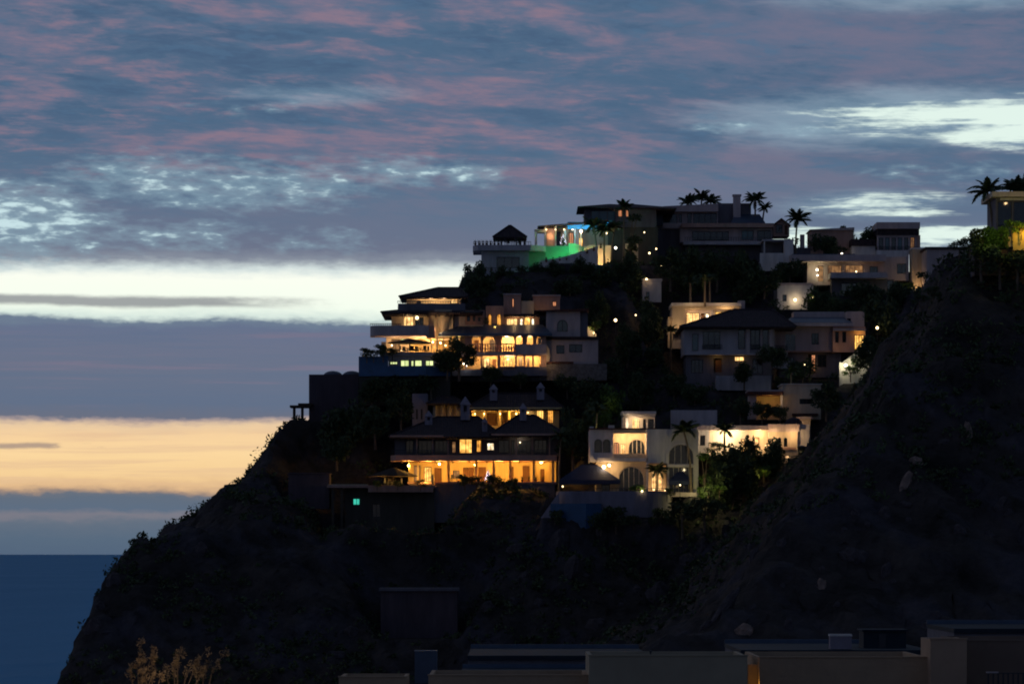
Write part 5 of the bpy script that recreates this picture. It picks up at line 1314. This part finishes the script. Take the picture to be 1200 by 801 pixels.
# palms one can tell apart
for a in (
    (731, 312, 578, 69, 11, 'tallest dark palm rising above the party house roof'),
    (700, 310, 579.5, 45, 13, 'palm silhouetted against the warm wall under the blue panel', 13, -.1),
    (708, 311, 580, 40, 12, 'thin palm before the warm lit wall, second from the green bay'),
    (716, 311, 580, 44, 13, 'palm before the warm wall nearest the dark lower storey', 13, .1),
    (806, 262, 603, 23, 12, 'bushy palm behind the crest house roof, first of three'),
    (822, 262, 603, 29, 13, 'tallest of the palms behind the crest house roof'),
    (833, 262, 604, 25, 12, 'palm behind the crest roof nearest the chimney'),
    (885, 275, 596, 40, 13, 'fan crowned palm just beside the square chimney', 17),
    (893, 272, 597, 27, 10, 'shorter palm leaning beside the fan crowned one', 13, .1),
    (932, 300, 588, 42, 15, 'palm against the bright sky gap beside the gable house', 14, .06),
    (826, 357, 554, 28, 11, 'palm with amber lit trunk standing over the modern house roof'),
    (809, 357, 556, 26, 10, 'unlit thin palm left of the amber trunked one', 11),
    (832, 357, 557, 30, 9, 'slim palm close behind the amber trunked one', 11),
    (770, 581, 501, 29, 13, 'short palm lit from below in the niche of the arched house', 13),
    (849, 532, 509, 27, 12, 'dark palm before the brightest stretch of the long house'),
    (810, 562, 500, 57, 17, 'tall palm with lit curved trunk beside the big arch', 15, -.15),
    (927, 462, 531, 26, 11, 'small palm with greenish lit crown above the cream house'),
    (786, 420, 552, 32, 10, 'dark palm at the corner of the modern house', 11),
    (1165, 292, 440, 67, 20, 'curved palm bending over the ridge house roof corner', 11, -.12),
    (1190, 292, 446, 68, 20, 'second palm above the ridge house slab', 11),
    (1204, 292, 446, 70, 20, 'palm cut by the picture edge above the ridge house', 11),
    (698, 520, 512, 36, 13, 'dim palm with yellow lit crown between orange villa and white house', 13, .05),
    (655, 560, 511, 46, 14, 'dark palm at the end of the orange gallery', 12, .06),
    (505, 470, 531, 18, 11, 'dark palm under the pool level windows', 11),
): palm(*a)

# trees, each with its neighbours
T = [
    (436, 476, 530, 34, 0, 'dark tree under the blue corner parapet'), (458, 474, 530.5, 32, 2, 'dark tree under the middle of the blue pool wall'), (486, 470, 531, 28, 2, 'dark tree under the lime lit windows'),
    (538, 440, 530, 44, 1, 'dark rounded tree standing before the lit arcade'), (524, 440, 530, 30, 0, 'lower dark tree left of the one before the arcade'),
    (556, 330, 572, 24, 0, 'dark tree under the lower gazebo terrace'), (590, 340, 568, 28, 1, 'dense dark tree below the gazebo block'), (622, 338, 570, 30, 0, 'dark tree under the green lit wall'),
    (650, 340, 569, 34, 1, 'broad dark tree under the curved white wall'), (682, 340, 568, 38, 1, 'dark tree directly below the warm lit palms'), (708, 345, 567, 34, 0, 'dark tree beneath the party house windows'),
    (735, 340, 567, 42, 1, 'dark tree next to the little cottage'), (738, 312, 580, 66, 3, 'narrow dark tree in front of the upper party house windows'), (560, 350, 562, 28, 2, 'dark tree behind the top pavilion roof'),
    (668, 352, 562, 26, 2, 'dark low tree behind the upper salmon block'), (700, 372, 558, 30, 1, 'dark tree above the lit garden stair'),
    (785, 335, 569, 44, 1, 'dark leafy tree right of the cottage'), (808, 330, 572, 40, 1, 'dark tree below the crest house terrace'), (840, 335, 571, 38, 0, 'broad dark tree under the crest terrace slab'),
    (868, 340, 571, 44, 1, 'dark tree beneath the white wing'), (895, 345, 571, 36, 0, 'dark tree left of the white lamp house'), (925, 332, 573, 26, 2, 'low dark tree above the white lamp house'),
    (760, 395, 553, 44, 1, 'dark tree left of the modern house column'), (735, 420, 546, 40, 1, 'dark tree in the gully right of the stone retaining wall'), (715, 455, 538, 36, 0, 'dark tree at the foot of the stone wall'),
    (770, 440, 545, 40, 1, 'dark tree below the modern house corner'), (750, 475, 532, 38, 1, 'dark tree in the gully above the white cornice'), (790, 470, 535, 34, 0, 'dark tree under the pillared villa'),
    (690, 480, 528, 34, 2, 'dark tree behind the orange villa end'), (672, 545, 513, 52, 1, 'tall dark tree between orange gallery and white house'), (683, 505, 520, 34, 0, 'dark tree beside the white house parapet posts'),
    (815, 478, 532, 26, 2, 'dark tree behind the bluish parapet'), (868, 492, 522, 28, 0, 'dark round tree behind the long house roof'), (893, 492, 520, 20, 2, 'clipped dark tree under the glowing carport'), (914, 492, 519, 16, 2, 'clipped dark bush by the carport post'),
    (872, 562, 504, 48, 1, 'largest round tree before the long lit house'), (848, 562, 503, 40, 0, 'leafy tree left of the largest round one'), (897, 556, 506, 42, 0, 'dark tree before the two pointed arches'), (858, 570, 500, 32, 2, 'low dark tree in front of the garden lamps'),
    (968, 488, 520, 40, 1, 'dark tree hiding the cream house corner'), (1020, 440, 528, 46, 1, 'dark tree above the white garden wall'), (1032, 385, 548, 40, 0, 'dark tree under the lower slab with a lamp before it'), (1055, 365, 562, 34, 0, 'dark tree left of the lit tower foot'), (1085, 375, 556, 60, 3, 'dark cypress before the plaster block'),
    (1012, 362, 568, 30, 2, 'dark tree by the lower slab'), (985, 375, 560, 26, 2, 'dark tree right of the white lamp house'), (960, 365, 566, 26, 2, 'lamp lit small tree at the lamp house'),
    (1010, 302, 593, 36, 0, 'dark round tree breaking the skyline beside the top fascia'), (992, 300, 593, 38, 3, 'small pointed tree on the skyline by the brown house'), (966, 302, 588, 26, 2, 'dark tree before the brown house'),
    (905, 432, 537, 26, 2, 'dark tree by the step wall'), (872, 452, 536, 28, 0, 'dark tree before the pillared villa'), (940, 448, 536, 26, 2, 'dark tree under the terraced villa'), (845, 380, 560, 26, 2, 'dark tree behind the modern chimney'),
    (470, 500, 524, 40, 1, 'dark tree below the blue pool wall'), (440, 520, 520, 44, 1, 'dark tree left of the orange villa roofs'), (408, 500, 530, 26, 2, 'dark tree below the domed block'), (575, 448, 531, 19, 2, 'dark tree under the lower arcade'), (610, 452, 531, 14, 2, 'dark tree below the stone wall corner'),
    (665, 462, 533, 22, 2, 'dark tree under the retaining wall beside roof turrets'), (395, 545, 516, 34, 0, 'dark tree above the faint reddish block'),
]
for a in T: tree(*a)
tree(826, 578, 499.5, 52, 3, 'small tree lit bright green from below beside the big arch', LEAF_LIT)
tree(708, 500, 515, 16, 2, 'low bush lit yellow green above the parapet posts', LEAF_LIT); tree(714, 470, 527, 14, 2, 'dim yellow lit bush on the slope by the turrets', LEAF_LIT)
light(at(829, 566, 496), 26, (1, .92, .3), .12); light(at(818, 581, 496.5), 60, (1, .92, .35), .12); light(at(703, 503, 511), 5, (.9, 1, .25), .1); light(at(716, 476, 523.5), 3, (1, .9, .3), .1); light(at(843, 574, 495.5), 5, (1, .85, .3), .1); light(at(893, 556, 500), 8, (1, .8, .2), .1)
light(at(826, 353, 551), 14, (1, .6, .2), .1); light(at(808, 346, 552.5), 3, (.7, 1, .3), .1); light(at(773, 336, 562), 2, (.7, 1, .3), .1); light(at(925, 445, 527), 5, (.9, 1, .3), .1); light(at(806, 548, 496.5), 22, (1, .8, .45), .1)
# hedges and shrubs
SH = [(1150, 322, 431, 34, 'dark shrub covering the ridge base wall corner', LEAF), (1172, 326, 431, 30, 'dark shrub against the ridge base wall below the green hedge', LEAF), (1192, 326, 431, 32, 'dark shrub against the ridge base wall at the picture edge', LEAF), (800, 618, 492.5, 30, 'dark shrub below the bushes of the big arch', LEAF), (826, 612, 492.5, 28, 'dark shrub below the green lit tree', LEAF), (650, 612, 493.4, 14, 'dark shrub under the pale sloping end of the terrace', LEAF), (704, 622, 493, 22, 'dark shrub hiding the pool wall end', LEAF), (722, 618, 493, 24, 'dark shrub under the curved terrace wall', LEAF), (742, 616, 493, 12, 'low dark shrub along the curved terrace wall', LEAF), (775, 616, 493.5, 20, 'dark shrub under the terrace end by the round trees', LEAF),
      (1186, 275, 433, 17, 'feathery lit shrub above the yellow wall', LEAF_LIT), (1197, 275, 433, 15, 'lit shrub above the yellow wall at the edge', LEAF_LIT),
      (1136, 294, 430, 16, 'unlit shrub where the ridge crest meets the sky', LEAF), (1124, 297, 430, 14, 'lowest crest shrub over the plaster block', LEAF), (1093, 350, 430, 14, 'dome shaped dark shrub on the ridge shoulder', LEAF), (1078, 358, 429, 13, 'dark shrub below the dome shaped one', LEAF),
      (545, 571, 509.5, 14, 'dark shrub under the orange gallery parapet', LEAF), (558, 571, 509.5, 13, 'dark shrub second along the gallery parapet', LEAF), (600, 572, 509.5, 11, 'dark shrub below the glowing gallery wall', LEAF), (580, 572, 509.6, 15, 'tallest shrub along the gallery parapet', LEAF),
      (442, 571, 509, 8, 'lit flower bush left of the palapa', LEAF_LIT), (466, 571, 509, 8, 'lit bush under the palapa', LEAF_LIT), (493, 571, 509, 9, 'dark bush on the terrace edge by the kerb wall', LEAF),
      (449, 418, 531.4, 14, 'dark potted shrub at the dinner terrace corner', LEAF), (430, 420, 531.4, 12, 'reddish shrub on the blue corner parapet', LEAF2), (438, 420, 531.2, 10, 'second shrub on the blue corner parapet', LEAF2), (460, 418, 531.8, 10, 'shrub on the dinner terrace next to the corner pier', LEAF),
      (748, 580, 494.6, 12, 'terrace plant lit by the yellow globe', LEAF_LIT), (786, 582, 496, 10, 'planter bush under the big arch', LEAF), (830, 582, 497, 12, 'dark bush beside the green lit tree', LEAF), (843, 580, 496.6, 12, 'bush with yellow lit leaves at the path lamp', LEAF_LIT), (895, 560, 501.5, 14, 'yellow green lit bush under the round trees', LEAF_LIT),
      (838, 521 + 11, 509, 14, 'spiky bush at the foot of the bright wall', LEAF), (1005, 432, 535.6, 12, 'leafy creeper bush on the lit garden wall', LEAF_LIT), (1016, 424, 535.6, 12, 'creeper bush higher on the lit garden wall', LEAF_LIT), (997, 442, 535.4, 13, 'creeper bush at the foot of the garden wall', LEAF_LIT),
      (955, 357, 566, 13, 'lit shrub by the corner of the lamp house', LEAF_LIT), (985, 299, 586, 10, 'lit shrub on the roof before the brown house', LEAF2), (1062, 345, 580, 14, 'lit shrub at the foot of the tower', LEAF_LIT), (568, 384 - 3, 537, 9, 'dark shrub on the blue wing roof edge', LEAF), (697, 388, 540, 12, 'small lit shrub beside the garden stair', LEAF_LIT)]
for px, py, Y, hp, lab, lf in SH:
    t = tree(px, py, Y, hp, 4, lab, lf); 



def hedge(x0, x1, y0, y1, Y, dep, label, leaf):
    k = Y / F; w, h_ = (x1 - x0) * k, (y1 - y0) * k; n = int(w * h_ * dep * 70)
    c = np.stack([rng.uniform(-w / 2, w / 2, n), rng.uniform(0, dep, n), rng.uniform(-.6, h_ * 1.0, n)], 1)
    c[:, 2] *= 1 - .12 * np.abs(c[:, 0] / (w / 2)) ** 3
    v_, f_ = leaf_cloud(c, np.full(n, .22), 9, .12)
    t = thing('hedge', label, 'hedge', at((x0 + x1) / 2, y1, Y))
    link('foliage', np_mesh('foliage', v_, f_), leaf, t)
    link('stem', MB().tube([(0, dep / 2, -1.2), (.05, dep / 2, h_ * .7)], [.1, .05], 6).mesh('stem'), BARK, t)


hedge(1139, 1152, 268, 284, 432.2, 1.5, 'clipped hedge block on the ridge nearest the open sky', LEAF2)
hedge(1152.5, 1166, 265.5, 284, 432.4, 1.5, 'middle hedge block glowing yellow green on the ridge', LEAF_LIT)
hedge(1166.5, 1182, 267, 284, 432.2, 1.5, 'hedge block glowing green beside the yellow wall', LEAF_LIT)

# ------------------------------------------------------------------ boulders on the slopes


def boulder(px, py, Y, wpx, hpx, label, m=ROCK, group=None, tilt=0, seed=0):
    k = Y / F; p = at(px, py, Y); r_ = random.Random(seed); off = Vector((seed * 3.1, seed * 1.7, 0))
    mb = MB(); n, mrows = 12, 8
    for j in range(mrows + 1):
        th = math.pi * j / mrows
        for i in range(n):
            ph = 2 * math.pi * i / n; d = Vector((math.sin(th) * math.cos(ph), math.sin(th) * math.sin(ph), math.cos(th)))
            q = 1 + .38 * mn.noise(d * 1.3 + off) + .15 * mn.noise(d * 3.1 + off)
            mb.v.append((d.x * q * wpx * k / 2, d.y * q * wpx * k * .42, d.z * q * hpx * k / 2))
    for j in range(mrows):
        for i in range(n): mb.f.append((j * n + i, (j + 1) * n + i, (j + 1) * n + (i + 1) % n, j * n + (i + 1) % n))
    o = link('boulder', mb.mesh('boulder'), m); o.location = p; o.rotation_euler = (0, R(tilt), rng.uniform(0, .6))
    # rest it on the slope seen at that spot
    lo, hi = 320.0, 640.0; y = lo
    while y < hi:
        q = at(px, py, y)
        if gheight(q.x, q.y) > q.z: break
        y += .5
    if y < hi:
        o.location = at(px, py, y + .12 * wpx * k)
        s_ = y / Y; o.scale = (s_, s_, s_)
    return tag(o, label, 'rock', group)


BL = [(1073, 544, 430, 20, 17, 'roundest pale boulder high on the near ridge', ROCK, 20), (1062, 567, 425, 14, 28, 'long leaning boulder just below the roundest one', ROCK, 25), (1135, 512, 430, 12, 36, 'tall upright pale rock blade on the ridge flank', ROCK, -6), (1108, 520, 430, 18, 14, 'dull boulder left of the tall rock blade', ROCKD, 0),
      (946, 592, 440, 26, 28, 'grey boulder on the ridge shoulder below the long house', ROCKD, 10), (962, 689, 400, 13, 24, 'small warm tinted upright boulder on the lower slope', ROCK, 4), (1036, 605, 420, 16, 24, 'narrow boulder midway down the near ridge', ROCKD, 15), (848, 715, 400, 16, 66, 'long slanting rock rib pointing up the slope', ROCKD, 38),
      (872, 742, 392, 22, 22, 'pale brown rock just above the blue roof decks', ROCK, 20), (924, 738, 392, 12, 30, 'thin upright rock behind the roofs', ROCKD, 4), (852, 622, 440, 18, 26, 'dim boulder in the gully below the round trees', ROCKD, 20), (884, 655, 420, 14, 24, 'dim rock right of the gully', ROCKD, 10), (1000, 655, 412, 40, 30, 'wide dim boulder above the roofs', ROCKD, 25),
      (615, 765, 400, 22, 16, 'reddish rock lying at the edge of the blue roof', ROCK, 0), (655, 640, 480, 26, 40, 'rock outcrop under the pool wall', ROCKD, 15), (605, 646, 480, 22, 20, 'dim boulder left of the pool wall outcrop', ROCKD, 0), (572, 715, 465, 18, 24, 'boulder at the gully beside the mauve building', ROCKD, 0), (672, 670, 470, 24, 44, 'tall dim rock below the pool wall outcrop', ROCKD, 12),
      (395, 770, 450, 26, 18, 'boulder above the lowest sandy parapet', ROCKD, 0), (412, 745, 455, 20, 26, 'boulder standing over the one by the parapet', ROCKD, 10), (110, 738, 470, 22, 26, 'knobbly rock on the cliff edge over the sea', ROCKD, 0), (134, 682, 480, 20, 24, 'rock on the upper cliff edge over the sea', ROCKD, 0), (118, 712, 475, 14, 16, 'small rock between the two cliff edge rocks', ROCKD, 0),
      (235, 645, 490, 16, 20, 'isolated pale fleck of rock on the dark flank', ROCKD, 15), (700, 735, 440, 24, 26, 'dim boulder above the middle roofs', ROCKD, 0), (770, 700, 440, 28, 34, 'dim boulder at the gully mouth', ROCKD, 12), (805, 660, 445, 20, 26, 'dim upright rock in the gully', ROCKD, 8)]
for i, (px, py, Y, w_, h_, lab, m_, tl) in enumerate(BL): boulder(px, py, Y, w_, h_, lab, m_, None, tl, i + 1)
for i in range(60):
    px, py = rng.uniform(560, 1190), rng.uniform(560, 745)
    if py < 560 + (1150 - px) * .12: continue
    col_ = 0 if px < 800 else 1 if px < 1000 else 2; row_ = 0 if py > 690 else 1 if py > 630 else 2
    lab = 'small dim rock half buried ' + (('in the gully just above the blue roofs', 'in the gully halfway up from the roofs', 'in the gully close under the white houses'),
           ('above the long brown parapet', 'midway up the near ridge foot', 'on the ridge foot below the round trees'), ('above the sandy stair tower', 'on the ridge flank at mid height', 'high on the ridge flank'))[col_][row_]
    grp = lab.replace('small dim rock', 'small dim rocks')
    w_ = rng.uniform(7, 17); boulder(px, py, 430, w_, w_ * rng.uniform(.7, 1.5), lab, ROCKD, grp, rng.uniform(0, 35), 50 + i)

# ------------------------------------------------------------------ tall dry shrubs caught by a lamp at the foot of the headland


def stalk_shrub(px, py, Y, label, stems, seed):
    t = thing('dry_shrub', label, 'shrub', at(px, py, Y)); k = Y / F; r_ = random.Random(seed)
    for (dx_, hpx, lean) in stems:
        H = hpx * k; x0 = dx_ * k
        pts = [(x0 * .4, 0, -1), (x0, .1, H * .4), (x0 + lean * H * .5, .0, H * .75), (x0 + lean * H, .1, H)]
        s_ = link('stem', MB().tube(pts, [.10, .08, .05, .02], 5).mesh('stem'), BARK, t)
        cs = []; rs = []
        for j in range(max(4, int(hpx / 6))):
            u = r_.uniform(.25, 1.0); q = Vector(pts[1]).lerp(Vector(pts[3]), (u - .25) / .75)
            cs.append((q.x + r_.uniform(-.35, .35), q.y + r_.uniform(-.3, .3), q.z)); rs.append(r_.uniform(.22, .5))
        v_, f_ = leaf_cloud(np.array(cs), np.array(rs), 26, .17, 1.5)
        link('leaves', np_mesh('leaves', v_, f_), DRY, s_)
    return t


stalk_shrub(165, 806, 452, 'tallest dry stalked shrub lit amber at the cliff foot', [(-4, 62, .12), (6, 40, .2), (-12, 30, 0), (14, 52, -.02), (2, 24, .1), (0, 44, .1)], 1)
stalk_shrub(178, 806, 451, 'low bright amber shrub between the dry stalks', [(0, 18, 0), (-7, 22, -.1), (8, 16, .2)], 2)
stalk_shrub(208, 806, 453, 'feathery dry shrub right of the tallest stalks', [(0, 50, .1), (-12, 26, 0), (10, 34, .3), (18, 46, .35), (-4, 36, .1), (26, 30, .2)], 3)
stalk_shrub(238, 806, 454, 'faint dry shrub farthest up the slope from the amber one', [(0, 34, .2), (10, 44, .4), (-8, 28, .1)], 4)
light(at(176, 806, 446), 120, (1, .68, .36), .2); light(at(214, 806, 447), 90, (1, .8, .58), .2)

# ------------------------------------------------------------------ lamps in the gardens and small things on the terraces


def garden_lamp(px, py, Y, power, label, col=AL, r=.17, hpx=18):
    k = Y / F; r *= .72; power *= 1.5; t = thing('garden_lamp', label, 'lamp', at(px, py, Y)); p = t.location
    link('globe', MB().lathe([(r * .3, -r), (r * .85, -r * .55), (r, 0), (r * .85, r * .55), (r * .3, r)], n=10).mesh('globe'), B_WARM, t)
    link('post', MB().tube([(0, 0, -hpx * k), (0, 0, -r - .01)], .035, 6).mesh('post'), METAL, t)
    light(p + Vector((0, -.35, 0)), power, col, r)
    return t


garden_lamp(721.3, 375, 555, 9, 'lone bright garden lamp on the dark slope beside the stair', r=.30)
garden_lamp(761, 296.5, 577, 4, 'garden lamp under the party house, brighter of the close pair', r=.2)
garden_lamp(769, 291.5, 579, 2, 'dimmer garden lamp of the close pair under the party house', r=.16)
garden_lamp(775, 311.5, 574, 3, 'garden lamp above the cottage among the trees', r=.18)
garden_lamp(749, 318.5, 573, 1, 'faintest garden lamp left of the cottage', WL, .11)
garden_lamp(1028, 384, 544, 12, 'garden lamp right of the barred orange window', r=.28)
garden_lamp(745, 369, 558, 1.5, 'dim amber garden lamp right of the lone bright one', r=.16)
garden_lamp(760, 375, 556, 2, 'garden lamp on the slope left of the modern house', WL, .15)
garden_lamp(953, 348, 566, 4, 'garden lamp among leaves beside the lamp house', WL, .2)
garden_lamp(943, 427, 528, 1, 'tiny lamp under the terraced villa', r=.1)
garden_lamp(797, 568, 497.5, 3, 'slim lamp under the smaller navy canopy', r=.14)


def fairy_tree(px, py, Y, hpx, label):
    k = Y / F; H = hpx * k; t = thing('christmas_tree', label, 'christmas tree', at(px, py, Y))
    link('pot', MB().lathe([(.16, -.02), (.2, .25)], n=10).mesh('pot'), POT, t)
    mb = MB()
    for i in range(5):
        z = .2 + (H - .2) * i / 5; r_ = .28 * H * (1 - i / 5.4)
        mb.lathe([(r_, z), (r_ * .25, z + (H - .2) / 4)], n=9)
    mb.lathe([(.03, H * .9), (.01, H)], n=6); link('branches', mb.mesh('branches'), LEAF, t)
    mb = MB()
    for i in range(46):
        u = rng.random(); a = rng.uniform(0, 6.28); r_ = .29 * H * (1 - u) + .02; c = (r_ * math.cos(a), r_ * math.sin(a), .25 + (H - .25) * u); e = .045
        mb.add([(c[0] - e, c[1], c[2]), (c[0] + e, c[1], c[2]), (c[0], c[1] - e, c[2]), (c[0], c[1] + e, c[2]), (c[0], c[1], c[2] - e), (c[0], c[1], c[2] + e)], [(0, 2, 5), (2, 1, 5), (1, 3, 5), (3, 0, 5), (2, 0, 4), (1, 2, 4), (3, 1, 4), (0, 3, 4)])
    link('fairy_lights', mb.mesh('fairy_lights'), B_FAIRY, t)


fairy_tree(660, 288, 581.5, 14, 'pale violet lit christmas tree in the hilltop pavilion')
fairy_tree(572, 564.5, 513.5, 14, 'small christmas tree before the orange gallery wall')


def table_set(px, py, Y, label, n=4):
    """A table: top and leg are parts; each chair is a thing of its own."""
    p = at(px, py, Y); t = thing('table', label + ' table', 'table', p)
    link('tabletop', MB().lathe([(.62, .70), (.64, .74)], n=14).mesh('tabletop'), WOOD, t); link('leg', MB().lathe([(.28, 0), (.05, .05), (.05, .7)], n=8).mesh('leg'), METAL, t)
    for i in range(n):
        a = 6.28 * i / n + .5
        c = thing('chair', ('seaward', 'landward', 'front', 'rear')[i] + ' dark chair drawn up to the ' + label + ' table', 'chair', p + Vector((1.0 * math.cos(a), 1.0 * math.sin(a), 0)), 'chairs round the ' + label + ' table', a)
        link('seat', MB().box(-.22, -.22, .42, .22, .22, .47).mesh('seat'), DCANVAS, c); link('backrest', MB().box(.18, -.22, .5, .23, .22, 1.0).mesh('backrest'), DCANVAS, c)
        for sx in (-.2, .19):
            for sy in (-.2, .19): link('leg', MB().box(sx - .02, sy - .02, 0, sx + .02, sy + .02, .418).mesh('leg'), METAL, c)


table_set(478, 413.8, 534.2, 'round dinner terrace parasol'); table_set(493, 413.8, 535.2, 'inner dinner terrace', 4); table_set(461, 568.3, 511.0, 'small round palapa'); table_set(535, 564.2, 514.0, 'round dark orange gallery', 4); table_set(600, 287.4, 580.4, 'round dark hilltop gazebo', 4)


def pot_plant(px, py, Y, label, group, h=1.0):
    t = thing('potted_plant', label, 'plant', at(px, py, Y), group)
    link('pot', POTM, None, t); link('leaves', POTL, None, t)
    return t


ORD = ('first', 'second', 'third', 'fourth', 'fifth', 'sixth', 'seventh', 'eighth', 'ninth')
POTM = MB().lathe([(.13, 0), (.2, .3), (.22, .34)], n=9).mesh('pot'); POTM.materials.append(POT)
mb = MB()
for i in range(14):
    a = 2.4 * i; e = .35 + .35 * random.random(); mb.add([(.04 * math.cos(a + 1.6), .04 * math.sin(a + 1.6), .3), (-.04 * math.cos(a + 1.6), -.04 * math.sin(a + 1.6), .3), (e * .6 * math.cos(a), e * .6 * math.sin(a), .4 + e)], [(0, 1, 2)])
POTL = mb.mesh('leaves'); POTL.materials.append(LEAF)
for i in range(9): pot_plant(640 + i * 8, (307, 306.4, 305.8, 305, 303, 301, 297, 294, 291)[i], 577.9 if i < 4 else 578.2, ORD[i] + ' potted plant up the curved white wall, counted from its low end', 'pots along the curved wall')
for i in range(7): pot_plant(557 + i * 4.5, 287.4, 579.4, ORD[i] + ' potted plant behind the gazebo railing, counted from the sea side', 'pots on the gazebo terrace')
for i in range(5): pot_plant(548 + i * 7, 318.3, 578.6, ORD[i] + ' potted plant on the lower gazebo terrace, counted from the sea side', 'pots on the lower gazebo terrace')
for i in range(4): pot_plant(612 + i * 8, 566.8 - 2.4, 513.4, ORD[i] + ' potted plant on the orange gallery edge past the small christmas tree', 'pots on the gallery edge')
